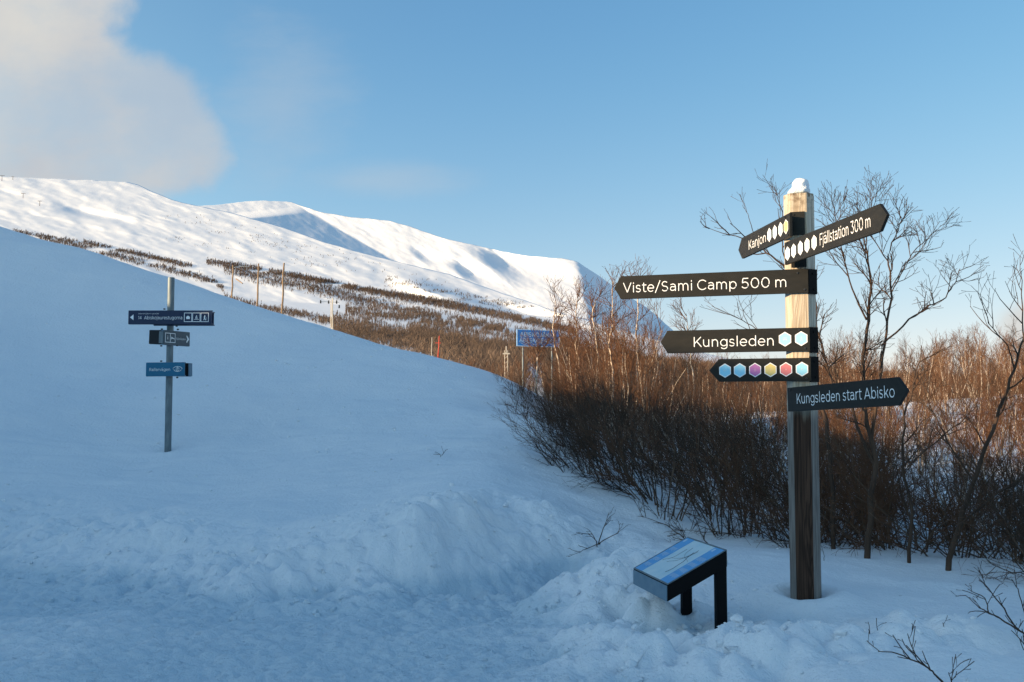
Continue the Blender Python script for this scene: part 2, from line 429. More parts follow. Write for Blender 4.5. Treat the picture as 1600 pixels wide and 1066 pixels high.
def wood_material():
    m = bpy.data.materials.new('post_timber'); m.use_nodes = True
    nt = m.node_tree; N = nt.nodes; L = nt.links; p = N['Principled BSDF']
    p.inputs['Roughness'].default_value = .75; p.inputs['Specular IOR Level'].default_value = .2
    tc = N.new('ShaderNodeTexCoord')
    mp = N.new('ShaderNodeMapping'); mp.inputs['Scale'].default_value = (1, 1, .045); L.new(tc.outputs['Object'], mp.inputs[0])
    nz = N.new('ShaderNodeTexNoise'); nz.inputs['Scale'].default_value = 14; nz.inputs['Detail'].default_value = 3
    nz.inputs['Distortion'].default_value = 1.2
    L.new(mp.outputs[0], nz.inputs['Vector'])
    wv = N.new('ShaderNodeMath'); wv.operation = 'MULTIPLY'; wv.inputs[1].default_value = 46; L.new(nz.outputs[0], wv.inputs[0])
    sn = N.new('ShaderNodeMath'); sn.operation = 'SINE'; L.new(wv.outputs[0], sn.inputs[0])
    gr = N.new('ShaderNodeMapRange'); gr.inputs['From Min'].default_value = -1; L.new(sn.outputs[0], gr.inputs['Value'])
    # fine fibres
    mp2 = N.new('ShaderNodeMapping'); mp2.inputs['Scale'].default_value = (1, 1, .02); L.new(tc.outputs['Object'], mp2.inputs[0])
    nf = N.new('ShaderNodeTexNoise'); nf.inputs['Scale'].default_value = 160; nf.inputs['Detail'].default_value = 3; L.new(mp2.outputs[0], nf.inputs['Vector'])
    def ramp(src, c0, c1, p0=0.0, p1=1.0):
        r = N.new('ShaderNodeValToRGB'); L.new(src, r.inputs[0])
        r.color_ramp.elements[0].position = p0; r.color_ramp.elements[0].color = (*c0, 1)
        r.color_ramp.elements[1].position = p1; r.color_ramp.elements[1].color = (*c1, 1); return r.outputs[0]
    def mx(f, a, b, typ='MIX'):
        k = N.new('ShaderNodeMix'); k.data_type = 'RGBA'; k.blend_type = typ
        for s, v in ((0, f), (6, a), (7, b)):
            if isinstance(v, (int, float)): k.inputs[s].default_value = v
            elif isinstance(v, tuple): k.inputs[s].default_value = (*v, 1)
            else: L.new(v, k.inputs[s])
        return k.outputs[2]
    upper = ramp(gr.outputs[0], (.42, .33, .23), (.60, .51, .38))          # pale grain tones, above
    lower = ramp(gr.outputs[0], (.030, .016, .010), (.085, .045, .028))    # dark brown grain tones, below
    edge = ramp(nf.outputs[0], (.12, .10, .085), (.27, .245, .22), .3, .7)   # grey chamfer tones, below
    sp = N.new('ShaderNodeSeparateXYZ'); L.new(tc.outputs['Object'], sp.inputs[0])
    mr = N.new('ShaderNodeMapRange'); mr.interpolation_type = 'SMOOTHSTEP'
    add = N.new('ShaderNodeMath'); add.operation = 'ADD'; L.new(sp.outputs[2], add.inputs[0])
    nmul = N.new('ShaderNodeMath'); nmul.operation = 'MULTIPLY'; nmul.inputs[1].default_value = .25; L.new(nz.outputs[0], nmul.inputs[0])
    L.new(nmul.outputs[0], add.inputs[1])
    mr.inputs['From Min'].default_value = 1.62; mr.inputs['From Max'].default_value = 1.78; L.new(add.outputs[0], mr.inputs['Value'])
    face = mx(mr.outputs[0], lower, upper)  # face colour goes from dark brown to pale with height
    # chamfer mask from geometry: |x| beyond the flat width
    ab = N.new('ShaderNodeMath'); ab.operation = 'ABSOLUTE'; L.new(sp.outputs[0], ab.inputs[0])
    gt = N.new('ShaderNodeMath'); gt.operation = 'GREATER_THAN'; gt.inputs[1].default_value = .0645; L.new(ab.outputs[0], gt.inputs[0])
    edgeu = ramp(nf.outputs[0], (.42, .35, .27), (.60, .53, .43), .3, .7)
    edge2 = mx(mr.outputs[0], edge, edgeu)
    col = mx(gt.outputs[0], face, edge2)
    # dark resin stains and knots near the top
    nk = N.new('ShaderNodeTexNoise'); nk.inputs['Scale'].default_value = 26; nk.inputs['Detail'].default_value = 4; L.new(tc.outputs['Object'], nk.inputs['Vector'])
    top = N.new('ShaderNodeMapRange'); top.inputs['From Min'].default_value = 3.10; top.inputs['From Max'].default_value = 3.27; L.new(sp.outputs[2], top.inputs['Value'])
    tm = N.new('ShaderNodeMath'); tm.operation = 'MULTIPLY'; L.new(ramp(nk.outputs[0], (0, 0, 0), (1, 1, 1), .44, .62), tm.inputs[0]); L.new(top.outputs[0], tm.inputs[1])
    col = mx(tm.outputs[0], col, (.09, .045, .015))
    fib = mx(0.55, col, ramp(nf.outputs[0], (.45, .45, .45), (1, 1, 1), .25, .55), 'MULTIPLY')
    L.new(fib, p.inputs['Base Color'])
    bp = N.new('ShaderNodeBump'); bp.inputs['Strength'].default_value = .5; bp.inputs['Distance'].default_value = .003
    L.new(nf.outputs[0], bp.inputs['Height'])
    bp2 = N.new('ShaderNodeBump'); bp2.inputs['Strength'].default_value = .4; bp2.inputs['Distance'].default_value = .003
    L.new(gr.outputs[0], bp2.inputs['Height']); L.new(bp.outputs[0], bp2.inputs['Normal']); L.new(bp2.outputs[0], p.inputs['Normal'])
    return m


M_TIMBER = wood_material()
M_TWIG = mat('brown_birch_twig', (0.085, 0.038, 0.017), .7, vary=((0.17, 0.075, 0.034), 2.5, (1, 1, 1), .3, .7))
M_STEM = mat('dark_stem_bark', (0.045, 0.03, 0.02), .75, vary=((0.17, 0.11, 0.07), 6, (1, 1, .3), .35, .65))
M_BIRCH = mat('birch_bark', (0.62, 0.50, 0.38), .7, vary=((0.20, 0.14, 0.10), 7, (1, 1, 2.5), .5, .68))
M_TWIG2 = mat('pale_orange_twig', (0.13, 0.065, 0.032), .7, vary=((0.24, 0.125, 0.065), 2.5, (1, 1, 1), .3, .7))
M_GREYTW = mat('grey_brown_twig', (0.032, 0.019, 0.012), .8, vary=((0.10, 0.06, 0.038), 5, (1, 1, .5), .3, .7))
M_FARTW = mat('far_wood_twig', (0.075, 0.050, 0.038), .8, vary=((0.17, 0.115, 0.082), .05, (1, 1, 1), .3, .7))

# ---------------------------------------------------------------- near snow: thin plate through surveyed points
RIDGE = [(-60, 338, 26.5), (0, 356, 26), (125, 391, 25.5), (262, 434, 25), (362, 467, 24.6), (441, 490, 24.2), (522, 518, 23.8), (650, 553, 22.8), (794, 593, 21.5)]
ctrl = []
def cp(px, py, D): ctrl.append(tuple(W(px, py, D)))
def cz(px, py, z):                                  # visible point at known height
    a = W(px, py, 10.0); k = (z - EYE) / (a.z - EYE); ctrl.append((a.x * k, 10.0 * k, z))
for r in RIDGE: cp(*r)
# path, bank foot, bank top
for px, py in ((0, 1066), (400, 1066), (800, 1066), (0, 960), (250, 990), (600, 990), (720, 940), (850, 905), (872, 905), (868, 935), (860, 960), (-200, 1000)): cz(px, py, 0.0)
for px, py in ((0, 868), (200, 900), (280, 925), (550, 942), (640, 930), (720, 914), (760, 905), (800, 896), (840, 890), (880, 884), (-150, 850)): cz(px, py, 0.02)
for px, py, D in ((0, 775, 12.9), (150, 813, 11.3), (250, 842, 10.3), (415, 850, 9.75), (500, 852, 9.6), (600, 846, 9.45), (655, 806, 9.6), (715, 790, 10.15), (800, 797, 10.75), (860, 806, 10.9), (900, 812, 11.1), (-150, 740, 14)): cp(px, py, D)
for px, py, D in ((715, 766, 10.7), (800, 762, 12.0), (650, 780, 11.2), (760, 735, 12.6), (560, 800, 11.0), (262, 705, 16), (0, 700, 15.4), (0, 600, 18), (0, 480, 21.5), (130, 560, 20), (500, 720, 14.6), (500, 600, 19), (350, 560, 20.5), (700, 720, 13.6), (700, 640, 17.5), (600, 760, 12.6), (300, 780, 13.2), (820, 622, 19.5), (850, 665, 17), (880, 740, 13.8), (-200, 600, 17), (-200, 420, 22)): cp(px, py, D)
# right bank
for px, py, z in ((1259, 934, .15), (1128, 985, .06), (1020, 960, .04), (925, 905, .20), (925, 935, .16), (940, 975, .07), (1000, 1066, .03), (1200, 1066, .12), (1450, 1066, .18), (1600, 1020, .2), (1450, 960, .2), (1350, 930, .19), (1060, 860, .22), (950, 880, .16), (1150, 880, .22)): cz(px, py, z)
for px, py, D in ((1000, 802, 12.4), (1100, 838, 11.3), (1240, 856, 10.7), (1380, 872, 10.0), (1500, 892, 9.2), (1600, 915, 8.4), (1750, 950, 7.6)): cp(px, py, D)
# falling ground behind the edge, valley floor
for x, y, z in ((.9, 19, 1.3), (2, 17, .6), (2.8, 15.5, .25), (4.2, 13.5, .08), (6, 12.5, .08), (8, 11, .12), (9, 7.5, .2),
                (3, 24, .3), (6, 22, .15), (10, 20, .45), (16, 16, .8), (14, 8, .55), (1, 28, .4), (-3, 30, 1.2), (-8, 31, 2.6), (-14, 32, 4.0), (-22, 33, 6.0),
                (10, 34, .8), (20, 40, 1.7), (0, 42, .2), (-15, 46, 1.0), (30, 30, 2.0), (40, 60, 3.0), (0, 70, .0), (30, 90, 1.8), (-30, 60, 2), (-30, 90, 2), (60, 90, 3.6), (60, 20, 3.4), (60, -20, 3.0), (20, -10, .3), (4, -10, .1), (0, 2, 0), (4, 3, .1), (-5, 3, .1), (-4, -10, .3)):
    ctrl.append((x, y, z))
# the hill rising out of frame on the left (its crest throws the shade)
CREST = [(-17.5, -26, 6.4), (-16.6, -12, 6.2), (-16.3, -3, 6.02), (-16.35, .7, 5.80), (-17.4, 8, 5.95), (-18.6, 14.8, 6.25), (-22.8, 16.3, 7.55), (-27, 17.8, 8.85), (-31.6, 18.8, 10.35), (-44, 24, 14)]
for x, y, z in CREST: ctrl.append((x, y, z))
for x, y, z in CREST: ctrl.append((x - 9, y - 3.5, z - 1.6))
for x, y, z in CREST[:6]: ctrl.append((x - 26, y - 8, z - 4))
ctrl = np.array(ctrl)


def tps_fit(P, lam=0.004):
    n = len(P); d = np.hypot(P[:, None, 0] - P[None, :, 0], P[:, None, 1] - P[None, :, 1])
    K = np.where(d > 0, d * d * np.log(d + 1e-9), 0) + lam * np.eye(n)
    Q = np.c_[np.ones(n), P[:, :2]]
    A = np.block([[K, Q], [Q.T, np.zeros((3, 3))]])
    return np.linalg.solve(A, np.r_[P[:, 2], 0, 0, 0])


TW = tps_fit(ctrl)


def base_h(x, y):
    x = np.asarray(x, float); y = np.asarray(y, float)
    r = TW[-3] + TW[-2] * x + TW[-1] * y
    for i, (cx, cy, _) in enumerate(ctrl):
        d2 = (x - cx) ** 2 + (y - cy) ** 2 + 1e-9
        r = r + TW[i] * 0.5 * d2 * np.log(d2)
    return r


# polylines in the ground plane used as masks
def poly_dist(x, y, pts):
    best = np.full(np.shape(x), 1e9)
    for (ax, ay), (bx, by) in zip(pts[:-1], pts[1:]):
        dx, dy = bx - ax, by - ay
        t = np.clip(((x - ax) * dx + (y - ay) * dy) / (dx * dx + dy * dy), 0, 1)
        best = np.minimum(best, np.hypot(x - ax - t * dx, y - ay - t * dy))
    return best


def g(px, py, z=0.0):
    a = W(px, py, 10.0); k = (z - EYE) / (a.z - EYE); return (a.x * k, 10.0 * k)


BERM = [g(-150, 800, .3), g(0, 815, .25), g(150, 850, .2), g(270, 880, .15), g(415, 895, .15), g(540, 895, .15), g(640, 870, .3), g(720, 835, .4), g(800, 830, .35), g(890, 835, .3)]
MOUND = [g(930, 900, .1), g(1000, 960, .05), g(1040, 1030, .05), g(1150, 1040, .08), g(1260, 1000, .1), g(1380, 1000, .15)]


def detail_h(x, y):
    d1 = poly_dist(x, y, BERM); d2 = poly_dist(x, y, MOUND)
    berm = np.exp(-(d1 / 0.85) ** 2); mound = np.exp(-(d2 / 0.62) ** 2)
    near = 1 - sstep(14, 24, np.hypot(x, y))
    z = 0.13 * fbm(x * .55, y * .55, 3, 3) + 0.03 * fbm(x * 1.7 + y * .5, y * 1.7, 3, 9)
    # wind ripples on the slope
    z = z + 0.040 * fbm(x * .7 + y * .3, y * 3.0, 5, 21, .55) * sstep(10, 13, y)
    wl = worley(x * 2.1 + .3 * fbm(x * 2, y * 2, 2, 5), y * 2.1, 4); wl2 = worley(x * 5.3, y * 5.3 + .4 * fbm(x * 3, y * 3, 2, 7), 8)
    lump = (0.30 - wl * wl) * 0.30 + (0.28 - wl2 * wl2) * 0.11 + 0.24 * fbm(x * 1.6, y * 1.6, 5, 31, .58)
    z = z + berm * .035 * np.abs(fbm(x * 3.2, y * 3.2, 4, 91, .6)) * 2
    z = z - .10 * np.exp(-(poly_dist(x, y, BERM[-4:]) / .8) ** 2) + berm * lump * (.55 + .9 * vnoise(x * .9, y * .9, 77)) + berm * .05 * fbm(x * 6, y * 6, 3, 78, .6)
    lump2 = (0.28 - wl * wl) * 0.36 + (0.28 - wl2 * wl2) * 0.14 + 0.24 * fbm(x * 1.9 + 4, y * 1.9, 4, 41, .55)
    z = z + mound * lump2
    # crumbly trodden snow on the path
    path = (1 - sstep(-.02, .16, base_h_cache['h'])) * near
    z = z + path * (0.034 * fbm(x * 13, y * 13, 3, 51, .7) + 0.018 * fbm(x * 2.2, y * 2.2, 3, 52))
    # hollow under the panel and beside the posts
    hx, hy = 1.18, 7.12
    z = z - 0.09 * np.exp(-(((x - hx) / .30) ** 2 + ((y - hy) / .36) ** 2))
    z = z - 0.24 * np.exp(-(((x - 1.41) / .19) ** 2 + ((y - 6.80) / .24) ** 2))
    r = np.hypot(x - 2.237, y - 7.9)
    z = z + 0.06 * np.exp(-((r - .24) / .12) ** 2) - .03 * np.exp(-(r / .14) ** 2)
    r = np.hypot(x + 5.37, y - 16)
    z = z - 0.06 * np.exp(-(r / .16) ** 2)
    return z * (0.35 + .65 * near) + .05 * fbm(x * .4, y * .4, 4, 61) * (1 - near)


base_h_cache = {}


def ground(x, y):
    x = np.atleast_1d(np.asarray(x, float)); y = np.atleast_1d(np.asarray(y, float))
    h = base_h(x, y); base_h_cache['h'] = h
    return h + detail_h(x, y)


def gz(x, y): return float(ground([x], [y])[0])


def spaced(a, b, s): return list(np.arange(a, b, s))


def build_ground():
    xs = spaced(-60, -14, .8) + spaced(-14, -6, .065) + spaced(-6, 4.6, .024) + spaced(4.6, 9, .08)
    x = 9.0; s = .12
    while x < 75: xs.append(x); x += s; s = min(s * 1.05, 1.2)
    ys = spaced(-30, 5.4, .55) + spaced(5.4, 11.5, .022) + spaced(11.5, 17, .042) + spaced(17, 27, .07)
    y = 27.0; s = .15
    while y < 100: ys.append(y); y += s; s = min(s * 1.05, 1.2)
    xs = np.array(xs); ys = np.array(ys)
    X, Y = np.meshgrid(xs, ys)
    Z = np.empty_like(X)
    for i in range(0, len(ys), 60):
        Z[i:i + 60] = ground(X[i:i + 60].ravel(), Y[i:i + 60].ravel()).reshape(X[i:i + 60].shape)
    # the sheet dips under the far ground at its rim
    rim = np.maximum.reduce([sstep(85, 100, Y), sstep(62, 75, X)])
    Z -= rim * 3
    me = mesh_np('snow_ground', np.stack([X.ravel(), Y.ravel(), Z.ravel()], 1), grid_faces(len(ys), len(xs)))
    o = link('snow_ground', me, mats=M_SNOW); tag(o, kind='structure')
    # horizon plain
    b = MB(); b.add([(-400, -3000, -3.2), (30000, -3000, -3.2), (30000, 40000, -3.2), (-400, 40000, -3.2)], [(0, 1, 2, 3)])
    o = b.build('valley_floor', M_SNOWFAR); tag(o, kind='structure')


build_ground()

# ---------------------------------------------------------------- mountains (relief sheets along real distances)
def interp(pts, x):
    p = np.array(pts, float); return np.interp(x, p[:, 0], p[:, 1])


FRONT_TOP = [(-900, 330), (-500, 268), (-200, 262), (0, 276), (60, 278), (100, 280), (160, 283), (200, 285), (215, 288), (240, 300), (270, 312), (300, 320), (350, 330), (400, 343), (450, 358), (512, 380), (600, 404), (700, 428), (762, 450), (856, 482), (950, 510), (1040, 535), (1100, 552), (1250, 585), (1500, 606), (1900, 615)]
BACK_TOP = [(200, 330), (290, 322), (345, 320), (372, 316), (400, 314), (430, 314), (455, 316), (470, 321), (500, 331), (545, 339), (580, 342), (610, 346), (640, 354), (670, 364), (700, 374), (740, 383), (762, 388), (785, 393), (830, 401), (880, 404), (903, 409), (915, 418), (940, 434), (965, 452), (985, 465), (1010, 480), (1030, 497), (1050, 515), (1090, 550), (1200, 600)]
FRONT_BOT = [(-900, 400), (0, 400), (262, 478), (500, 552), (794, 640), (900, 668), (1900, 676)]


GS = [(-80, 45), (0, 75), (150, 900), (360, 2500), (520, 4200)]          # height above the valley line in the view -> distance


def front_D0(px, py):
    return np.exp(np.interp(640 + .05 * (px - 800) - py, [q[0] for q in GS], [math.log(q[1]) for q in GS]))


def front_D(px, py):
    D = front_D0(px, py)
    far = sstep(250, 1200, D)
    n = 0.013 * fbm(px / 110, (py - px * .24) / 26, 4, 101, .5) + .0045 * fbm(px / 22, (py - px * .25) / 6, 4, 111, .62)
    # a shaded hollow slope below the shoulder and a small cut on the left
    sh = np.exp(-((py - (428 + (px - 625) * .27 + 12)) / 11) ** 2) * sstep(600, 660, px) * (1 - sstep(860, 1000, px))
    D = D * (1 + n * (.25 + .75 * far) + .10 * sh * ((px - 740) / 130))
    q = np.exp(-((py - (326 + (px - 100) * .2)) / 6.5) ** 2)
    D = D * (1 + .030 * q * (sstep(78, 137, px) - 1.0 * sstep(137, 260, px)))
    return D


def back_D(px, py):
    xb = 462 + (py - 320) * 1.75                          # the gully line running down to the right
    d = px - xb
    hump = 1 - sstep(-5, 7, py - (334 - (px - 403) * .10))  # rounded top left of the gully
    left = -3.5 * np.maximum(-d, 0) * (1 - .85 * hump)
    right = -.45 * np.clip(d, 0, 260) - .1 * np.clip(d - 260, 0, 400)
    lnD = math.log(5300) + (7.0 * (380 - py) + left + right) / 1600
    D = np.exp(lnD)
    def lee(s0, s1, s2, yc, yr, amp, k=1.2):              # a gully: shaded rise, then a lit return
        q = px - k * (py - yc)
        return 1 + amp * (sstep(s0, s1, q) - sstep(s1, s2, q)) * np.exp(-((py - yc) / yr) ** 2)
    D = D * lee(752, 800, 900, 414, 24, .080) * lee(712, 738, 780, 426, 15, .045) * lee(645, 664, 700, 400, 12, .022)
    D = D + 1900 * sstep(894, 1010, px - (py - 409) * .25)
    D = D * (1 + 0.007 * fbm(px / 50, (py - px * .3) / 30, 4, 131, .55) + .0045 * np.abs(fbm((px - py * 1.2) / 16, py / 20, 4, 141, .6)))
    return D


def sheet(name, px, top, bot, Dfun, rows, matl, back=900):
    P = px[None, :].repeat(rows, 0)
    v = np.linspace(0, 1, rows)[:, None]
    T = top[None, :]; B = bot[None, :]
    PY = B + (T - B) * v
    # small roughness of the crest line
    D = Dfun(P, PY)
    x, y, z = Wn(P, PY, D)
    # foot tucked below and the far side falling away behind the crest
    foot = (x[0], y[0] - 4, z[0] - 10)
    r1 = (x[-1] * (1 + back / y[-1]), y[-1] + back, z[-1] - back * .12)
    r2 = (x[-1] * (1 + 3 * back / y[-1]), y[-1] + 3 * back, z[-1] - back * .9)
    X = np.vstack([foot[0], x, r1[0], r2[0]]); Y = np.vstack([foot[1], y, r1[1], r2[1]]); Z = np.vstack([foot[2], z, r1[2], r2[2]])
    me = mesh_np(name, np.stack([X.ravel(), Y.ravel(), Z.ravel()], 1), grid_faces(rows + 3, len(px)))
    o = link(name, me, mats=matl); tag(o, kind='structure')
    return o


pxs = np.arange(-900, 1901, 4.0)
tf = interp(FRONT_TOP, pxs) + 1.2 * fbm(pxs / 22, pxs * 0, 3, 5)
sheet('mountain_slope', pxs, tf, interp(FRONT_BOT, pxs), front_D, 130, M_SNOWFAR, 500)
pxs2 = np.arange(200, 1201, 2.5)
tb = interp(BACK_TOP, pxs2) + 1.0 * fbm(pxs2 / 18, pxs2 * 0, 3, 6)
sheet('mountain', pxs2, tb, interp(FRONT_TOP, pxs2) + 35, back_D, 110, M_SNOWFAR, 700)

# ---------------------------------------------------------------- branching plants
class Twigs:
    def __init__(s): s.lines = []                       # list of (points ndarray, radii ndarray, sides)

    def add(s, pts, r0, r1, sides=3):
        pts = np.asarray(pts, float); s.lines.append((pts, np.linspace(r0, r1, len(pts)), sides))

    def mesh(s, name):
        V = []; Fc = []; base = 0
        by = {}
        for p, r, k in s.lines: by.setdefault((len(p), k), []).append((p, r))
        for (n, k), items in by.items():
            P = np.stack([i[0] for i in items]); R = np.stack([i[1] for i in items]); m = len(items)
            T = np.gradient(P, axis=1); T /= np.linalg.norm(T, axis=2, keepdims=True) + 1e-12
            ref = np.where(np.abs(T[..., 2:3]) > .9, np.array([1.0, 0, 0]), np.array([0, 0, 1.0]))
            U = np.cross(T, ref); U /= np.linalg.norm(U, axis=2, keepdims=True) + 1e-12
            Wv = np.cross(T, U)
            a = np.arange(k) * 2 * np.pi / k
            ring = P[:, :, None] + R[:, :, None, None] * (U[:, :, None] * np.cos(a)[None, None, :, None] + Wv[:, :, None] * np.sin(a)[None, None, :, None])
            V.append(ring.reshape(-1, 3))
            idx = base + np.arange(m * n * k).reshape(m, n, k)
            A = idx[:, :-1]; B = idx[:, 1:]
            q = np.stack([A, np.roll(A, -1, 2), np.roll(B, -1, 2), B], -1).reshape(-1, 4)
            Fc.append(q); base += m * n * k
        return mesh_np(name, np.concatenate(V), np.concatenate(Fc), smooth=True)


def unit(v): return v / (np.linalg.norm(v) + 1e-12)


def bend_line(rng, p, d, L, n, wob, up):
    pts = [p.copy()]; d = unit(d); st = L / (n - 1)
    for i in range(n - 1):
        d = unit(d + rng.normal(0, wob, 3) + np.array([0, 0, up]))
        pts.append(pts[-1] + d * st)
    return np.array(pts)


def side_dir(rng, t, ang):
    a = unit(np.cross(t, rng.normal(0, 1, 3)))
    return unit(t * math.cos(ang) + a * math.sin(ang))


def ramify(rng, tw, pts, r0, level, lens, counts, rad, ang=(.5, .9), up=.08, wob=.12, start=.2, st=None, sides=3):
    """children along a parent line; level indexes into lens / counts / rad"""
    if level >= len(lens): return
    n = counts[level]; m = len(pts)
    n = max(1, int(n * rng.uniform(.75, 1.25)))
    for k in range(n):
        t = start + (1 - start) * (k + rng.uniform(0, 1)) / n
        f = t * (m - 1); i = min(int(f), m - 2); q = pts[i] + (pts[i + 1] - pts[i]) * (f - i)
        tan = unit(pts[i + 1] - pts[i])
        L = lens[level] * rng.uniform(.55, 1.2) * (1.15 - .6 * t)
        d = side_dir(rng, tan, rng.uniform(*ang)); d[2] = d[2] * .8 + .12
        npt = 4 if level < len(lens) - 1 else 3
        if level == 0: npt = 5
        line = bend_line(rng, q, d, L, npt, wob, up)
        ra = min(rad[level], r0 * (1 - .6 * t) * .8)
        (st if (st is not None and level == 0) else tw).add(line, ra, max(ra * .45, rad[-1] * .7), sides if level == 0 else 3)
        ramify(rng, tw, line, ra, level + 1, lens, counts, rad, ang, up, wob, .15, st, sides)


def shrub_meshes(seed, H=2.3, stems=8, spread=.55, lean=(0, 0), dens=1.0):
    rng = np.random.default_rng(seed); st = Twigs(); tw = Twigs()
    for k in range(stems):
        a = rng.uniform(0, 2 * np.pi); b = np.array([math.cos(a), math.sin(a), 0]) * rng.uniform(0, .22); b[2] = -.12
        d = np.array([math.cos(a) * rng.uniform(.05, spread) + lean[0], math.sin(a) * rng.uniform(.05, spread) + lean[1], 1.0])
        L = H * rng.uniform(.65, 1.1)
        line = bend_line(rng, b, d, L, 8, .09, .05)
        r = rng.uniform(.007, .015)
        st.add(line, r, .003, 5)
        ramify(rng, tw, line, r, 0, [.8, .42, .24], [int(8 * dens), int(4 * dens), 2], [.0065, .0042, .0032], ang=(.35, .8), st=tw, start=.15)
    return st.mesh('shrub_stems'), tw.mesh('shrub_twigs')


def birch_meshes(seed, H=4.8, trunks=2, dens=1.0, thin=1.0):
    rng = np.random.default_rng(seed); st = Twigs(); tw = Twigs()
    for k in range(trunks):
        a = rng.uniform(0, 2 * np.pi); b = np.array([math.cos(a) * .15, math.sin(a) * .15, -.3])
        d = np.array([math.cos(a) * rng.uniform(.02, .28), math.sin(a) * rng.uniform(.02, .28), 1.0])
        L = H * rng.uniform(.75, 1.05); line = bend_line(rng, b, d, L, 11, .07, .06)
        r = rng.uniform(.020, .036) * thin; st.add(line, r, .005, 6)
        ramify(rng, tw, line, r, 0, [1.25, .62, .34], [int(13 * dens), int(6 * dens), 4], [.012, .0075, .0058], ang=(.35, .8), up=.16, wob=.13, start=.22, st=tw, sides=4)
    return st.mesh('birch_trunk'), tw.mesh('birch_crown')


def tangle_meshes(seed, H=1.5, stems=12):
    rng = np.random.default_rng(seed); st = Twigs(); tw = Twigs()
    for k in range(stems):
        a = rng.uniform(0, 2 * np.pi); b = np.array([math.cos(a), math.sin(a), 0]) * rng.uniform(0, .35); b[2] = -.12
        d = np.array([math.cos(a) * rng.uniform(.2, 1.5), math.sin(a) * rng.uniform(.2, 1.2), 1.0])
        line = bend_line(rng, b, d, H * rng.uniform(.7, 1.3), 9, .17, .02); r = rng.uniform(.006, .013)
        st.add(line, r, .003, 5)
        ramify(rng, tw, line, r, 0, [.62, .36, .2], [7, 4, 2], [.006, .0042, .0032], ang=(.4, 1.2), up=.03, wob=.2, start=.05, st=tw)
    return st.mesh('shrub_stems'), tw.mesh('shrub_twigs')


def plant(proto, name, loc, rz, sc_, label, cat, group, parts, mats, tilt=(0, 0)):
    """a thing with its parts; meshes shared between copies"""
    o = bpy.data.objects.new(name, None); COL.objects.link(o); o.empty_display_size = .2
    o.location = loc; o.rotation_mode = 'ZYX'; o.rotation_euler = (tilt[0], tilt[1], rz); o.scale = (sc_, sc_, sc_)
    tag(o, label, cat, group)
    for me, pn, m in zip(proto, parts, mats):
        if not me.materials: me.materials.append(m)
        c = bpy.data.objects.new(pn, me); COL.objects.link(c); c.parent = o
        if pn in ('twigs', 'crown', 'stems'): c['kind'] = 'stuff'
    return o


SHR_BARK = [M_STEM, M_STEM, None, M_STEM, None, M_STEM, M_STEM, None]
TOPY = [(800, 560), (850, 545), (900, 478), (958, 455), (1010, 505), (1060, 535), (1150, 552), (1240, 560), (1290, 530), (1350, 512), (1450, 520), (1600, 500), (1800, 500)]


def room(px, Y, Z, extra=0):
    """height a plant standing there may have so that the wood keeps its skyline"""
    return (637 - (np.interp(px, [q[0] for q in TOPY], [q[1] for q in TOPY]) + extra)) / F * Y + EYE - Z


SHR_H = [2.1, 2.4, 1.8, 2.6, 2.0, 2.3, 1.6, 2.5]; BIR_H = [4.6, 5.2, 4.2, 5.0, 4.4, 5.6, 4.0]
SHR = [shrub_meshes(100 + i, H=[2.1, 2.4, 1.8, 2.6, 2.0, 2.3, 1.6, 2.5][i], stems=[8, 9, 10, 7, 9, 8, 11, 8][i]) for i in range(8)]
for (st_me, tw_me), bk in zip(SHR, SHR_BARK): st_me.materials.append(bk or M_BIRCH)
for k_ in (1, 4, 6): SHR[k_][1].materials.append(M_GREYTW)
BIR = [birch_meshes(200 + i, H=[4.6, 5.2, 4.2, 5.0, 4.4, 5.6, 4.0][i], trunks=[2, 1, 3, 2, 2, 1, 3][i], dens=[1, 1.15, .85, 1, 1, 1.1, .8][i]) for i in range(7)]
for k_ in (1, 4, 6): BIR[k_][1].materials.append(M_TWIG2)
BIR[3][1].materials.append(M_GREYTW)
rng = np.random.default_rng(7)

# edge of the open snow where the thicket starts
EDGE = [W(800, 600, 21.5), W(830, 645, 18.6), W(870, 700, 16.0), W(915, 752, 14.2), W(985, 800, 12.8), W(1100, 838, 11.5), W(1240, 856, 10.9), W(1380, 872, 10.2), W(1500, 892, 9.6), W(1640, 925, 8.9), W(1850, 960, 7.8)]
E2 = np.array([(e.x, e.y) for e in EDGE])
seg = np.r_[0, np.cumsum(np.hypot(*np.diff(E2, axis=0).T))]


def edge_at(s):
    x = np.interp(s, seg, E2[:, 0]); y = np.interp(s, seg, E2[:, 1])
    s2 = min(s + .2, seg[-1]); s1 = max(s - .2, 0)
    tx = np.interp(s2, seg, E2[:, 0]) - np.interp(s1, seg, E2[:, 0]); ty = np.interp(s2, seg, E2[:, 1]) - np.interp(s1, seg, E2[:, 1])
    l = math.hypot(tx, ty); return x, y, -ty / l, tx / l        # point and outward (away from the open snow) normal


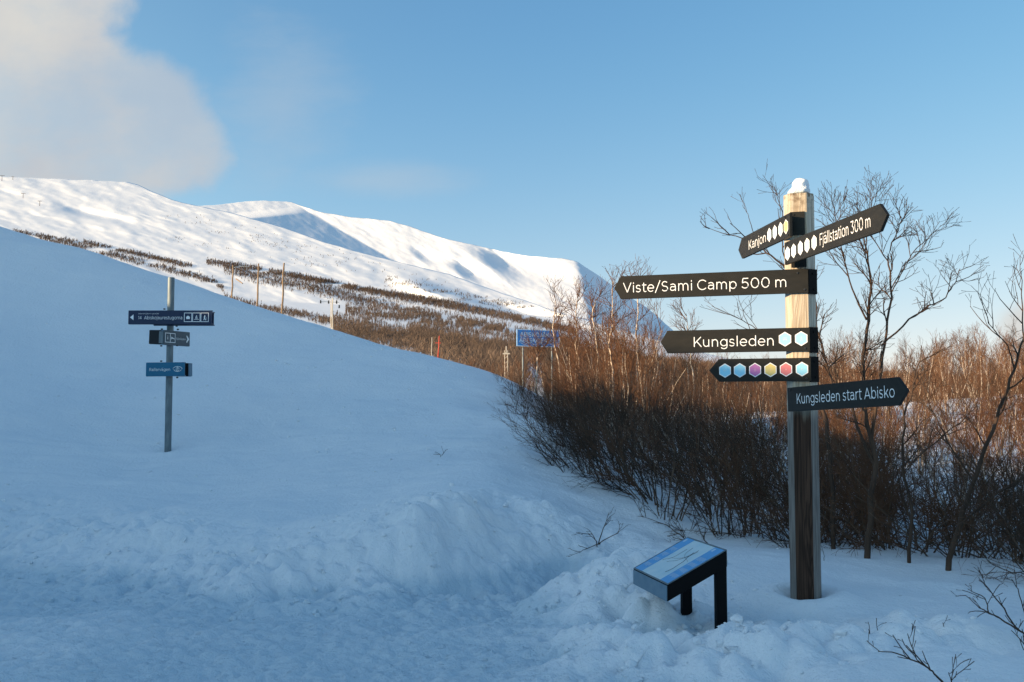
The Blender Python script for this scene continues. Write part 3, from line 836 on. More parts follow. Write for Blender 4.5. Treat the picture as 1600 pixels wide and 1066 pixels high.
n_shr = 0
ROWS = [(.1, .62, .72), (.9, .85, .9), (2.0, 1.1, 1.0), (3.4, 1.5, 1.1), (5.0, 2.0, 1.15)]
for off, step, sca in ROWS:
    s = rng.uniform(0, .4)
    while s < seg[-1]:
        x, y, nx, ny = edge_at(s)
        o_ = off + rng.uniform(-.35, .35)
        X = x + nx * o_ ; Y = y + ny * o_
        px = 800 + F * X / Y
        s += step * rng.uniform(.7, 1.25)
        if px > 1400 and off > .8 and rng.uniform() < (.25 if off < 3 else .6): continue
        if px > 1760: continue
        Z = gz(X, Y)
        k = sca * rng.uniform(.8, 1.15)
        if px > 1330: k *= .85
        k *= np.interp(px, [800, 850, 920, 1000], [.42, .55, .78, 1.0])
        i = rng.integers(0, 8)
        if off < 1.5 or px > 1240: i = [0, 1, 3, 5, 6][int(rng.integers(0, 5))]
        k = min(k, room(px, Y, Z, rng.uniform(0, 50)) / (SHR_H[i] * 1.25))
        front = off < .5
        where = ('at its far end near the snowy ridge' if px < 900 else 'in its middle left of the info panel' if px < 1060 else 'behind the info panel' if px < 1230 else 'right of the signpost')
        lab = ('dark bare shrub on the outer thicket edge ' if front else 'dark bare shrub inside the shaded thicket ') + where
        plant(SHR[i], 'shrub', (X, Y, Z), rng.uniform(0, 6.28), k, lab, 'shrub', ('outer thicket shrubs ' if front else 'inner thicket shrubs ') + where, ('stems', 'twigs'), (M_STEM, M_TWIG),
              tilt=(rng.uniform(-.05, .3), rng.uniform(-.55, .08)))
        n_shr += 1

TAN = [tangle_meshes(140 + i, [1.5, 1.8, 1.3, 1.6][i], [12, 10, 13, 11][i]) for i in range(4)]
s0 = np.interp(2.6, E2[:, 0], seg)
for off, step in ((.25, .55), (.9, .7), (1.7, .9), (2.7, 1.2)):
    s_ = s0 + rng.uniform(0, .4)
    while s_ < seg[-1]:
        x, y, nx, ny = edge_at(s_); o_ = off + rng.uniform(-.2, .3); X = x + nx * o_; Y = y + ny * o_; px = 800 + F * X / Y
        s_ += step * rng.uniform(.7, 1.3)
        if px > 1720: continue
        plant(TAN[int(rng.integers(0, 4))], 'shrub', (X, Y, gz(X, Y)), rng.uniform(0, 6.28), rng.uniform(.7, 1.05) * (.8 if off < .5 else 1), 'low tangled dark shrub with crossing arching branches right of the signpost', 'shrub', 'tangled shrubs right of the signpost', ('stems', 'twigs'), (M_STEM, M_TWIG))
        n_shr += 1

# birches of the sunlit wood behind
n_bir = 0
def far_ground(px, D):
    """height of the far slope under photograph column px at distance D"""
    py = 640 + .05 * (px - 800) - np.interp(math.log(D), [math.log(q[1]) for q in GS], [q[0] for q in GS])
    return W(px, py, D)
spots = []
cands = []
for _ in range(9000):
    D = 17 + 78 * rng.uniform() ** 1.3; px = rng.uniform(790, 1700)
    X = (px - 800) / F * D
    cands.append((D, px, X))
for D, px, X in cands:
    if len(spots) >= 255: break
    # stay beyond the thicket rows
    d = np.hypot(E2[:, 0] - X, E2[:, 1] - D).min()
    if D < 60 and X < 14:
        yb = np.interp(px, [790, 830, 870, 915, 985, 1100, 1240, 1380, 1500, 1700], [24, 22, 20, 18.5, 17.5, 17, 17, 18, 20, 22])
        if D < yb + rng.uniform(-1.5, 1.5): continue
    if px < 905 and D < 64: continue
    if px > 1340 and D < 46:
        if rng.uniform() < .72: continue
    elif px > 1240 and D < 40 and rng.uniform() < .6: continue
    elif px < 1240 and D > 45 and rng.uniform() < .45: continue
    if any((X - a) ** 2 + (D - b) ** 2 < (.5 + D * .010) ** 2 for a, b, _ in spots): continue
    spots.append((X, D, px))
for X, Y, px in spots:
    Z = gz(X, Y) - .1 if Y < 85 else -.4
    i = rng.integers(0, 7)
    k = room(px, Y, Z, 75 * rng.uniform() ** 1.4 - 8) / (BIR_H[i] * 1.08)
    k = min(k, 1.15 + max(Y - 45, 0) * .02)
    if k < .3: continue
    where = ('between the road sign and board tips' if px < 965 else 'under the left-pointing boards' if px < 1235 else 'behind the lowest right-pointing board' if px < 1420 else 'near the right edge of the frame')
    lab = ('pale-twigged' if i in (1, 4, 6) else 'grey-twigged' if i == 3 else 'red-brown') + ' bare birch in the sunlit wood ' + where
    plant(BIR[i], 'birch_tree', (X, Y, Z), rng.uniform(0, 6.28), k, lab, 'tree', 'sunlit birches ' + where + (' pale' if i in (1, 4, 6) else ' grey' if i == 3 else ' brown'), ('trunk', 'crown'), (M_BIRCH, M_TWIG))
    n_bir += 1
# brown young birches filling the sunlit ground just behind the tangle on the right
done = []
for _ in range(900):
    if len(done) >= 62: break
    px = rng.uniform(1225, 1740); Y = rng.uniform(12.5, 27); X = (px - 800) / F * Y
    if any((X - a) ** 2 + (Y - b) ** 2 < .75 for a, b in done): continue
    if px > 1400 and rng.uniform() < .35: continue
    done.append((X, Y)); Z = gz(X, Y); i = int(rng.integers(0, 7))
    k = min(room(px, Y, Z, rng.uniform(15, 125)) / (BIR_H[i] * 1.08), .75)
    if k < .25: continue
    kind = 'pale-twigged' if i in (1, 4, 6) else 'grey-twigged' if i == 3 else 'red-brown'
    plant(BIR[i], 'birch_tree', (X, Y, Z - .1), rng.uniform(0, 6.28), k, kind + ' young birch just behind the tangled shrubs right of the signpost', 'tree', kind + ' young birches right of the signpost', ('trunk', 'crown'), (M_BIRCH, M_TWIG))
    n_bir += 1
# birches along the slope beyond the snow ridge
for _ in range(48):
    px = rng.uniform(560, 850); D = rng.uniform(80, 150)
    if px < 640 and rng.uniform() < .5: continue
    p = far_ground(px, D); i = rng.integers(0, 7)
    plant(BIR[i], 'birch_tree', (p.x, p.y, p.z - .2), rng.uniform(0, 6.28), rng.uniform(.6, .95), 'small bare birch standing beyond the snowy ridge near the blue road sign', 'tree', 'birches beyond the snowy ridge', ('trunk', 'crown'), (M_BIRCH, M_TWIG))
    n_bir += 1
print('shrubs', n_shr, 'birches', n_bir)

# ---------------------------------------------------------------- far woods: one mass of tiny bare trees
def far_wood():
    R = np.random.default_rng(33)
    bands = [  # polyline of (px, py), half height px, density
        ([(20, 362), (62, 370), (140, 384), (219, 398), (300, 420)], 3.5, 1.0),
        ([(60, 372), (150, 393), (240, 416), (330, 440), (350, 452)], 5.0, 1.0),
        ([(130, 378), (219, 400), (300, 416)], 2.5, 1.0),
        ([(322, 410), (400, 422), (500, 441), (600, 462), (700, 480), (800, 500), (870, 515)], 4.5, 1.3),
        ([(350, 420), (430, 440), (500, 454), (600, 478), (700, 500), (800, 520)], 9.0, .8),
        ([(450, 430), (560, 452), (700, 474), (840, 505), (900, 522)], 3.0, 1.3),
        ([(540, 486), (640, 500), (720, 510), (820, 528), (900, 545)], 9.0, .9),
        ([(350, 467), (400, 480), (450, 490), (520, 506)], 5.0, .9),
        ([(520, 512), (580, 522), (650, 540), (750, 566), (820, 590)], 18.0, 1.0),
        ([(640, 520), (750, 545), (850, 560), (960, 580)], 16.0, .9),
        ([(850, 560), (1000, 588), (1200, 600), (1500, 615), (1800, 620)], 14.0, 1.2),
        ([(850, 600), (1000, 625), (1300, 640), (1800, 640)], 14.0, 1.0),
        ([(200, 330), (260, 340), (330, 354), (420, 372)], 5.0, .07),
        ([(250, 370), (330, 386), (420, 398), (520, 425)], 4.0, .16),
        ([(300, 350), (420, 380), (540, 410), (640, 440), (760, 470)], 14.0, .09),
        ([(600, 440), (700, 460), (800, 480), (880, 496)], 8.0, .35),
    ]
    S = []; SC = []
    for pts, hw, dn in bands:
        p = np.array(pts, float); L = np.r_[0, np.cumsum(np.hypot(*np.diff(p, axis=0).T))]
        n = int(L[-1] * hw * 2 * dn * .60)
        s = R.uniform(0, L[-1], n); x = np.interp(s, L, p[:, 0]); y = np.interp(s, L, p[:, 1]) + np.clip(R.normal(0, .55, n), -1.3, 1.3) * hw
        keep = vnoise(x / 26 + y / 9, y / 5, 9) + .45 * vnoise(x / 9, y / 3, 5) + .28 * min(dn, 1) > (-.02 if dn > .4 else .16)
        S.append(np.stack([x[keep], y[keep]], 1)); SC.append(np.full(keep.sum(), .6 if dn < .4 else 1.0))
    S = np.concatenate(S); SC = np.concatenate(SC)
    px, py = S[:, 0], S[:, 1]
    b = interp(FRONT_BOT, px); t = interp(FRONT_TOP, px)
    ok = (py < b - 4) & (py > t + 1); px, py = px[ok], py[ok]; SC = SC[ok]
    D = front_D(px, py)
    x, y, z = Wn(px, py, D)
    n = len(px); print('far trees', n)
    H = R.uniform(1.4, 4.6, n) * SC
    # each tree: a thin trunk and a fan of tapered twigs (flat slivers turned at random)
    K = 7
    allV = []; allF = []
    o = 0
    # width grows a little with distance so that the mass still reads as wood
    wmin = np.maximum(.035, D * .00015)
    for k in range(K):
        a = R.uniform(0, 2 * np.pi, n); tilt = R.uniform(.1, .8, n) if k else np.zeros(n)
        z0 = H * (R.uniform(.08, .55, n) if k else 0)
        L = H * (R.uniform(.35, .6, n) if k else 1.0)
        dx = np.sin(tilt) * np.cos(a) * L; dy = np.sin(tilt) * np.sin(a) * L; dz = np.cos(tilt) * L
        fa = R.uniform(0, 2 * np.pi, n); wx = np.cos(fa) * wmin * .8; wy = np.sin(fa) * wmin * .8
        P0 = np.stack([x - wx, y - wy, z - .2 + z0], 1); P1 = np.stack([x + wx, y + wy, z - .2 + z0], 1)
        P2 = np.stack([x + dx, y + dy, z + z0 + dz], 1)
        PM = np.stack([x + dx * .5 - wy * 1.6, y + dy * .5 + wx * 1.6, z + z0 + dz * .55], 1)
        vv = np.stack([P0, P1, P2, PM], 1).reshape(-1, 3)
        i = o + np.arange(n) * 4
        allV.append(vv); allF += [np.stack([i, i + 1, i + 2], 1), np.stack([i, i + 3, i + 2], 1), np.stack([i, i + 1, i + 3], 1)]
        o += 4 * n
    me = mesh_np('distant_birch_wood', np.concatenate(allV), np.concatenate(allF), smooth=False)
    ob = link('distant_birch_wood', me, mats=M_FARTW)
    tag(ob, 'belts of bare brown birch wood across the lower mountain slope', 'woodland', kind='stuff')


far_wood()

# ---------------------------------------------------------------- traced trees
def traced(name, stems, label, bark, seed, lens=(.36, .23, .14), counts=(9, 5, 3), rad=(.0075, .0046, .0030), group=None, cat='tree', start=.3, up=.08, twm=None, parts=('trunk', 'crown'), sub=4):
    """stems: list of (pixel polyline, distance at base, distance at tip, base radius, tip radius)"""
    R = np.random.default_rng(seed); st = Twigs(); tw = Twigs()
    if stems[0][1] < 14:                                   # slide the plant along its line of sight until it stands on the snow
        lo, hi = stems[0][1] * .72, stems[0][1] * 1.3; best = None
        for q in np.linspace(lo, hi, 40):
            w = W(*stems[0][0][0], q); e = abs(w.z - gz(w.x, w.y)) + abs(q - stems[0][1]) * .004
            if best is None or e < best[0]: best = (e, q)
        f_ = best[1] / stems[0][1]; stems = [(a_[0], a_[1] * f_, a_[2] * f_, *a_[3:]) for a_ in stems]
    p0 = W(*stems[0][0][0], stems[0][1]); org = np.array([p0.x, p0.y, gz(p0.x, p0.y) if stems[0][1] < 80 else p0.z])
    for pts, d0, d1, r0, r1, *opt in stems:
        n = len(pts); P = np.array([W(px, py, d0 + (d1 - d0) * i / (n - 1)) for i, (px, py) in enumerate(pts)]) - org
        # subdivide with a little wobble
        t = np.linspace(0, n - 1, (n - 1) * sub + 1)
        Q = np.stack([np.interp(t, np.arange(n), P[:, j]) for j in range(3)], 1)
        L = np.linalg.norm(np.diff(Q, axis=0), axis=1).mean()
        Q[1:-1] += R.normal(0, L * .07, Q[1:-1].shape)
        if opt and opt[0] == 'root': Q[0, 2] -= .25
        st.add(Q, r0, r1, 6 if r0 > .008 else 4)
        c = counts if not (len(opt) > 1) else opt[1]
        ramify(R, tw, Q, r0, 0, list(lens), list(c), list(rad), ang=(.45, .95), up=up, wob=.13, start=start, st=tw, sides=4)
    root = empty(name, tuple(org), label, cat, group)
    a = st.mesh('trunk'); b = tw.mesh('crown')
    link(parts[0], a, root, bark); c = link(parts[1], b, root, twm or bark); c['kind'] = 'stuff'
    return root


# tall sapling right behind the signpost
traced('sapling', [
    ([(1352, 872), (1362, 800), (1368, 720), (1352, 640), (1348, 560), (1356, 500), (1362, 440), (1352, 380), (1340, 330)], 10.4, 10.6, .030, .004, 'root', (13, 6, 3)),
    ([(1368, 730), (1330, 640), (1302, 600), (1288, 560), (1276, 500), (1272, 455)], 10.45, 10.2, .016, .004, None, (11, 6, 3)),
    ([(1362, 690), (1372, 600), (1385, 520), (1392, 450), (1388, 400), (1400, 360), (1416, 332)], 10.45, 10.9, .016, .003, None, (13, 6, 3)),
    ([(1374, 600), (1378, 540), (1420, 500), (1450, 480), (1478, 465), (1492, 440), (1500, 420)], 10.6, 11.0, .011, .003, None, (9, 5, 3)),
    ([(1392, 460), (1412, 420), (1430, 390), (1450, 372), (1470, 352)], 10.8, 11.2, .008, .002, None, (10, 5, 3)),
    ([(1354, 500), (1330, 450), (1318, 400), (1308, 350), (1303, 325)], 10.55, 10.3, .009, .002, None, (10, 5, 3)),
    ([(1352, 400), (1356, 360), (1364, 330), (1370, 300)], 10.6, 10.7, .006, .0018, None, (9, 5, 3)),
], 'tall forked grey-brown sapling rising above the boards just right of the signpost', M_GREYTW, 301)
# shrub birch whose branches reach left of the post top
traced('sapling', [
    ([(1302, 858), (1300, 760), (1292, 660), (1272, 580), (1262, 500), (1240, 430), (1205, 400), (1180, 378), (1140, 368), (1098, 355)], 11.3, 11.8, .024, .002, 'root', (9, 3, 2)),
    ([(1262, 505), (1230, 430), (1222, 380), (1222, 330), (1212, 290)], 11.5, 11.6, .010, .002, None, (6, 3, 2)),
    ([(1268, 560), (1230, 545), (1190, 520), (1160, 500), (1112, 478)], 11.5, 12.0, .008, .002, None, (6, 3, 2)),
    ([(1190, 390), (1176, 360), (1168, 335), (1160, 320)], 11.7, 11.8, .005, .0018, None, (3, 2, 1)),
    ([(1180, 530), (1165, 500), (1155, 470)], 11.8, 11.9, .005, .0018, None, (3, 2, 1)),
], 'thin arching sapling behind the post, its twigs reaching out left between the upper boards', M_GREYTW, 302, lens=(.42, .24, .13), start=.45)
# big leaning shrub at the right edge
traced('sapling', [
    ([(1478, 890), (1500, 820), (1520, 750), (1545, 690), (1570, 620), (1590, 560), (1615, 480)], 9.2, 8.8, .026, .006, 'root', (7, 4, 3)),
    ([(1586, 580), (1575, 540), (1545, 505), (1535, 470)], 8.9, 8.8, .008, .002, None, (5, 3, 2)),
    ([(1600, 560), (1598, 480), (1594, 400)], 8.6, 8.6, .008, .002, None, (6, 3, 2)),
    ([(1520, 750), (1480, 690), (1455, 640), (1440, 590)], 9.2, 9.5, .010, .003, None, (6, 4, 2)),
    ([(1500, 820), (1560, 770), (1610, 740), (1660, 700)], 9.1, 9.0, .010, .003, None, (6, 4, 2)),
], 'thick dark stem leaning right at the right edge of the frame, with few open branches', M_GREYTW, 303)
traced('sapling', [
    ([(1420, 878), (1425, 800), (1410, 720), (1412, 650), (1432, 590), (1440, 540)], 10.0, 10.2, .018, .004, 'root', (8, 5, 3)),
    ([(1418, 730), (1450, 700), (1500, 660), (1530, 630)], 10.0, 10.0, .009, .003, None, (7, 4, 3)),
], 'slim brown sapling between the forked one and the right edge, its top bent right', M_GREYTW, 304)
# white birch trunks standing out of the thicket
for k, (pts, D, lab) in enumerate([
    ([(956, 700), (957, 640), (958, 590), (952, 540), (955, 500), (958, 440)], 18.5, 'tallest white-trunked birch in the thicket, below the tip of the uppermost long board'),
    ([(882, 640), (876, 590), (870, 550), (864, 510), (868, 470)], 21.5, 'white birch with a trunk leaning left, just right of the blue road sign'),
    ([(992, 720), (994, 660), (996, 600), (994, 540), (998, 470), (992, 440)], 20.0, 'slender pale birch right of the tallest white trunk'),
    ([(836, 620), (838, 590), (840, 560), (842, 540)], 24.0, 'short white birch trunk directly under the blue road sign'),
    ([(905, 660), (908, 600), (902, 550), (900, 500), (902, 465)], 22.5, 'birch with a bushy pointed crown between the road sign and the tallest trunk'),
    ([(1083, 720), (1084, 640), (1082, 580), (1076, 530), (1072, 490)], 24.0, 'lone birch top showing above the thicket between the long boards'),
    ([(936, 690), (930, 620), (936, 560), (925, 500), (930, 470)], 20.5, 'crooked pale birch close left of the tallest white trunk')]):
    traced('birch_tree', [(pts, D, D + .4, .030, .006, 'root', (15, 6, 4))], lab, M_BIRCH, 320 + k, lens=(.75, .42, .24), rad=(.009, .0058, .0042), start=.3, twm=M_TWIG, up=.16)

# twigs poking out of the open snow
def twig(stems, label, seed, counts=(4, 2), **kw):
    traced('snow_twig', stems, label, M_GREYTW, seed, lens=(.16, .07), counts=counts, rad=(.0045, .003), cat='twig', parts=('stem', 'twigs'), start=.2, up=.02, **kw)


twig([([(935, 850), (925, 835), (900, 832)], 10.6, 10.5, .006, .002, 'root'), ([(935, 850), (945, 820), (952, 800)], 10.6, 10.6, .006, .002), ([(935, 850), (965, 832), (972, 822)], 10.6, 10.5, .005, .002), ([(938, 850), (915, 858), (898, 866)], 10.6, 10.3, .005, .002)],
     'sprawling bunch of dark twigs in the open snow above and left of the info panel', 401)
twig([([(690, 712), (684, 708), (680, 706)], 13.9, 13.8, .004, .002, 'root', (1, 1)), ([(690, 712), (696, 704), (700, 702)], 13.9, 13.9, .004, .002, None, (1, 1))], 'single tiny sprig on the open blue snow slope', 402)
twig([([(1490, 1085), (1460, 1052), (1445, 1040), (1400, 1020), (1372, 1018)], 5.7, 5.9, .006, .002, 'root'), ([(1455, 1048), (1432, 1030), (1418, 990)], 5.8, 5.9, .004, .002), ([(1486, 1080), (1487, 1060), (1490, 1046)], 5.7, 5.7, .003, .002)],
     'reaching twig at the bottom edge of the picture below the signpost', 403)
twig([([(1625, 1010), (1600, 990), (1560, 965), (1530, 950), (1508, 930)], 7.2, 7.4, .007, .002, 'root'), ([(1590, 985), (1560, 940), (1540, 915), (1535, 900)], 7.2, 7.4, .005, .002), ([(1545, 958), (1540, 935), (1512, 920)], 7.3, 7.3, .004, .002), ([(1610, 1000), (1602, 960), (1590, 920), (1580, 905)], 7.2, 7.3, .005, .002), ([(1612, 1050), (1604, 1010), (1580, 985)], 7.0, 7.1, .005, .002)],
     'large bare branch sticking out of the snow at the lower right edge', 404, counts=(5, 2))
for k, (px, py, D) in enumerate([(1358, 996, 6.9), (1371, 993, 6.9), (1474, 986, 7.0), (1287, 875, 10.2)]):
    twig([([(px, py), (px + 1, py - 6), (px - 1, py - 13)], D, D, .003, .0018, 'root', (1, 1))],
         ['left one of two short stubs in the snow right of the signpost foot', 'right one of two short stubs in the snow right of the signpost foot', 'lone short stub in the snow far right of the signpost', 'short stub at the foot of the thicket right of the post'][k], 410 + k)
twig([([(1110, 850), (1070, 842), (1040, 820), (1000, 806)], 11.2, 11.3, .008, .002, 'root'), ([(1072, 842), (1060, 815), (1030, 790)], 11.2, 11.5, .005, .002), ([(1120, 862), (1100, 845), (1090, 820), (1080, 790)], 11.0, 11.2, .007, .003)],
     'low branch bending left over the snow at the thicket foot behind the info panel', 420, counts=(6, 3))
for k in range(26):
    s = rng.uniform(.5, seg[-1] - 2); x, y, nx, ny = edge_at(s); q = rng.uniform(-.45, .1); X = x + nx * q; Y = y + ny * q
    R = np.random.default_rng(500 + k); tw = Twigs(); st = Twigs()
    for j in range(R.integers(2, 5)):
        line = bend_line(R, np.array([0, 0, -.06]), np.array([R.normal(0, .8) - .3, R.normal(0, .6) - .3, 1.0]), R.uniform(.25, .7), 5, .12, .0)
        st.add(line, .005, .002, 4); ramify(R, tw, line, .005, 0, [.2, .1], [5, 3], [.003, .002], start=.2)
    root = empty('snow_twig', (X, Y, gz(X, Y)), 'small dark sprig sticking out of the snow along the foot of the thicket', 'twig', 'sprigs along the foot of the thicket')
    link('stem', st.mesh('stem'), root, M_GREYTW); c = link('twigs', tw.mesh('twigs'), root, M_GREYTW); c['kind'] = 'stuff'

# ---------------------------------------------------------------- fingerpost
PX, PY_ = 2.237, 7.9
NF = Vector((-.315, -.949, 0)).normalized()           # the wide face of the post looks this way
EXF = Vector((-NF.y, NF.x, 0))                        # to the right along that face
post_rz = math.atan2(EXF.y, EXF.x)
Z0 = gz(PX, PY_)
TOPZ = W(1257, 302, 7.8).z
fp = empty('fingerpost', (PX, PY_, Z0), 'tall timber fingerpost with six dark direction boards standing in the snow', 'signpost', rot=(0, 0, post_rz))
hw = .112; c = .050
octo = [(-hw + c, -hw), (hw - c, -hw), (hw, -hw + c), (hw, hw - c), (hw - c, hw), (-hw + c, hw), (-hw, hw - c), (-hw, -hw + c)]
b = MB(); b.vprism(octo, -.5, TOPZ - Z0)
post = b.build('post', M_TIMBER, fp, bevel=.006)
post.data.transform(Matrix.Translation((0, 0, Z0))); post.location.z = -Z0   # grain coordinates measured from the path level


def to_local(root, o):
    """keep world placement when parenting under root"""
    o.matrix_parent_inverse = Matrix.Identity(4)
    o.matrix_local = root.matrix_world.inverted() @ o.matrix_world


def frame(A, B):
    ex = (B - A).normalized(); n = ex.cross(Vector((0, 0, 1))).normalized(); ez = (n.cross(ex)).normalized()
    if ez.z < 0: ez = -ez
    m = Matrix((ex, -n, ez)).transposed().to_4x4(); m.translation = A
    return m


def hexa(cx, cz, r, k=1.0): return [(cx + r * k * math.sin(math.pi / 3 * i), cz + r * math.cos(math.pi / 3 * i)) for i in range(5, -1, -1)]


def icon(mb, kind, cx, cz, s, y0, y1, mi, kx=1.0):
    """small white pictograms: s is the half size"""
    def R(x0, z0, x1, z1): mb.box(cx + x0 * s * kx, cx + x1 * s * kx, y0, y1, cz + z0 * s, cz + z1 * s, mi)
    def P(pts): mb.prism([(cx + a * s * kx, cz + b_ * s) for a, b_ in pts], y0, y1, mi)
    if kind == 'hiker':
        P([(-.1, .5), (.12, .5), (.12, .72), (-.1, .72)]); P([(-.2, -.05), (.12, -.05), (.18, .45), (-.15, .45)])
        P([(-.35, -.75), (-.18, -.75), (.05, -.08), (-.15, -.08)]); P([(.15, -.75), (.33, -.75), (.12, -.08), (-.05, -.08)]); R(.38, -.75, .45, .2)
    elif kind == 'bus':
        R(-.6, -.2, .6, .1); R(-.6, .1, -.45, .4); R(-.2, .1, -.05, .4); R(.2, .1, .35, .4); R(-.6, .4, .6, .5); R(-.45, -.4, -.2, -.2); R(.2, -.4, .45, -.2)
    elif kind == 'bed':
        R(-.6, -.45, -.5, .35); R(-.5, -.2, .6, .02); R(.5, -.45, .6, -.2); R(-.4, .05, -.1, .25)
    elif kind == 'skier':
        P([(-.05, .45), (.15, .45), (.15, .65), (-.05, .65)]); P([(-.25, -.05), (.05, -.05), (.1, .42), (-.1, .42)]); P([(-.15, -.45), (.02, -.45), (.05, -.05), (-.2, -.05)])
        P([(-.7, -.55), (.7, -.55), (.75, -.45), (-.7, -.47)]); R(.3, -.5, .36, .3)
    elif kind == 'arrow':
        P([(-.6, 0), (0, -.4), (0, .4)]); R(0, -.12, .55, .12)
    elif kind == 'info':
        R(-.1, -.5, .1, .2); R(-.1, .35, .1, .55)
    elif kind == 'stones':
        R(-.25, -.35, -.12, -.12); R(.12, -.35, .25, -.12); R(-.25, .08, -.12, .3); R(.12, .08, .25, .3)
    elif kind == 'fork':
        R(-.35, -.5, -.25, .5); R(-.05, -.5, .05, .5); R(.25, -.5, .35, .5)
    elif kind == 'cup':
        R(-.35, -.3, .15, .25); R(.15, -.1, .32, .12)
    elif kind == 'hut':
        P([(-.55, -.4), (-.25, -.4), (-.25, 0), (.25, 0), (.25, -.4), (.55, -.4), (.55, .1), (0, .5), (-.55, .1)][:0] or [(-.5, -.4), (.5, -.4), (.5, .1), (-.5, .1)]); P([(-.65, .1), (.65, .1), (0, .55)])
    elif kind == 'dot':
        R(-.12, -.12, .12, .12)


def board(A, B, h, tip, name, label=None, text=None, hexes=(), bolts=(), material=None, tipn=.055, t=.022):
    """board between world points A (left end) and B (right end), centre line; tip = 'L' or 'R'"""
    M = frame(A, B); L = (B - A).length
    o = MB()
    if tip == 'L': pts = [(0, 0), (tipn, -h / 2), (L, -h / 2), (L, h / 2), (tipn, h / 2)]
    else: pts = [(0, -h / 2), (L - tipn, -h / 2), (L, 0), (L - tipn, h / 2), (0, h / 2)]
    o.prism(pts, 0, t)
    ob = o.build(name, material or M_BOARD, None, bevel=.0025)
    ob.matrix_world = M; ob.parent = fp; bpy.context.view_layer.update()
    ob.matrix_parent_inverse = Matrix.Identity(4); ob.matrix_basis = fp.matrix_world.inverted() @ M
    if label: ob['label'] = label
    if text:
        body, x0, x1, zc, cap = text
        text_obj('lettering', body, ob, M_WHITE, x0, x1, zc, cap)
    for (x, zc, col, ic, kx) in hexes:
        hb = MB(); r = h * .315
        hb.prism(hexa(x, zc, r, kx), -.0004, -.0001, 0); hb.prism(hexa(x, zc, r * .87, kx), -.0006, -.00039, 1)
        icon(hb, ic, x, zc, r * .5, -.0008, -.00059, 2, kx)
        M_IC = M_WHITE
        hb.build('badge', [M_WHITE, M_HEX[col], M_ICON if col == 'blue' else M_HEXL], ob)
    for (x, zc) in bolts:
        bb = MB(); bb.cyl((x, 0.001, zc), (x, -.007, zc), .0085, .0075, 8); bb.build('bolt', M_BOLT, ob)
    return ob


bpy.context.view_layer.update()
def mid(a, b_): return (a + b_) / 2
# left-end / right-end centre points from the survey (pixel, distance)
def ends(pxl, ytl, ybl, Dl, pxr, ytr, ybr, Dr):
    A = mid(W(pxl, ytl, Dl), W(pxl, ybl, Dl)); B = mid(W(pxr, ytr, Dr), W(pxr, ybr, Dr))
    h = ((W(pxl, ytl, Dl) - W(pxl, ybl, Dl)).z + (W(pxr, ytr, Dr) - W(pxr, ybr, Dr)).z) / 2
    return A, B, h
FRONTC = Vector((PX, PY_, 0)) + NF * (hw + .026)                 # a point on the plane in which the boards on the wide face lie
def on_face(px, py, off=.0):
    """point of the wide-face plane seen at a pixel"""
    p = W(px, py, 10.0); o_ = Vector((0, 0, EYE)); d = p - o_
    q = FRONTC + NF * off; t = (q - o_).dot(NF) / d.dot(NF)
    return o_ + d * t
def face_board(pl, pr): 
    A = mid(on_face(pl[0], pl[1]), on_face(pl[0], pl[2])); B = mid(on_face(pr[0], pr[1]), on_face(pr[0], pr[2]))
    h = ((on_face(pr[0], pr[1]) - on_face(pr[0], pr[2])).z + (on_face(pl[0], pl[1]) - on_face(pl[0], pl[2])).z) / 2
    return A, B, h
# Viste
A, B, h = face_board((959.5, 431.5, 468), (1263, 420.5, 457.5)); L = (B - A).length; sx = lambda px: (px - 959.5) / (1263 - 959.5) * L
B.z = A.z = (A.z + B.z) / 2
board(A, B, h, 'L', 'direction_board', 'longest board, pointing left, second row from the top', ('Viste/Sami Camp 500 m', sx(974.5), sx(1230.5), -.002, .084), bolts=((sx(1247), h * .34), (sx(1257), -h * .36)), tipn=.055)
# Kungsleden
A, B, h = face_board((1032, 517, 552), (1265.5, 512, 549)); L = (B - A).length; sx = lambda px, a=1032, b_=1265.5: (px - a) / (b_ - a) * (L)
zz = (A.z + B.z) / 2; A.z = B.z = zz
board(A, B, h, 'L', 'direction_board', 'left-pointing board with one word and two blue badges', ('Kungsleden', sx(1086), sx(1211), -.004, .082), hexes=((sx(1228), .004, 'blue', 'bus', .93), (sx(1252.5), .006, 'blue', 'hiker', .93)), bolts=((sx(1249.5), h * .40), (sx(1258), -h * .38)))
# badges
A, B, h = face_board((1108, 562, 597), (1267, 558.5, 595.5)); L = (B - A).length; zz = (A.z + B.z) / 2; A.z = B.z = zz
sx = lambda px, a=1108, b_=1267: (px - a) / (b_ - a) * L
board(A, B, h, 'L', 'direction_board', 'left-pointing board with a row of six coloured badges and no words',
      hexes=((sx(1133.5), -.002, 'blue', 'arrow', .93), (sx(1157), -.001, 'blue', 'fork', .93), (sx(1181), 0, 'pink', 'stones', .93), (sx(1205), 0, 'yellow', 'dot', .93), (sx(1229), .002, 'red', 'dot', .93), (sx(1253.5), .003, 'blue', 'cup', .93)),
      bolts=((sx(1250), h * .42), (sx(1260), -h * .38)), tipn=.075)
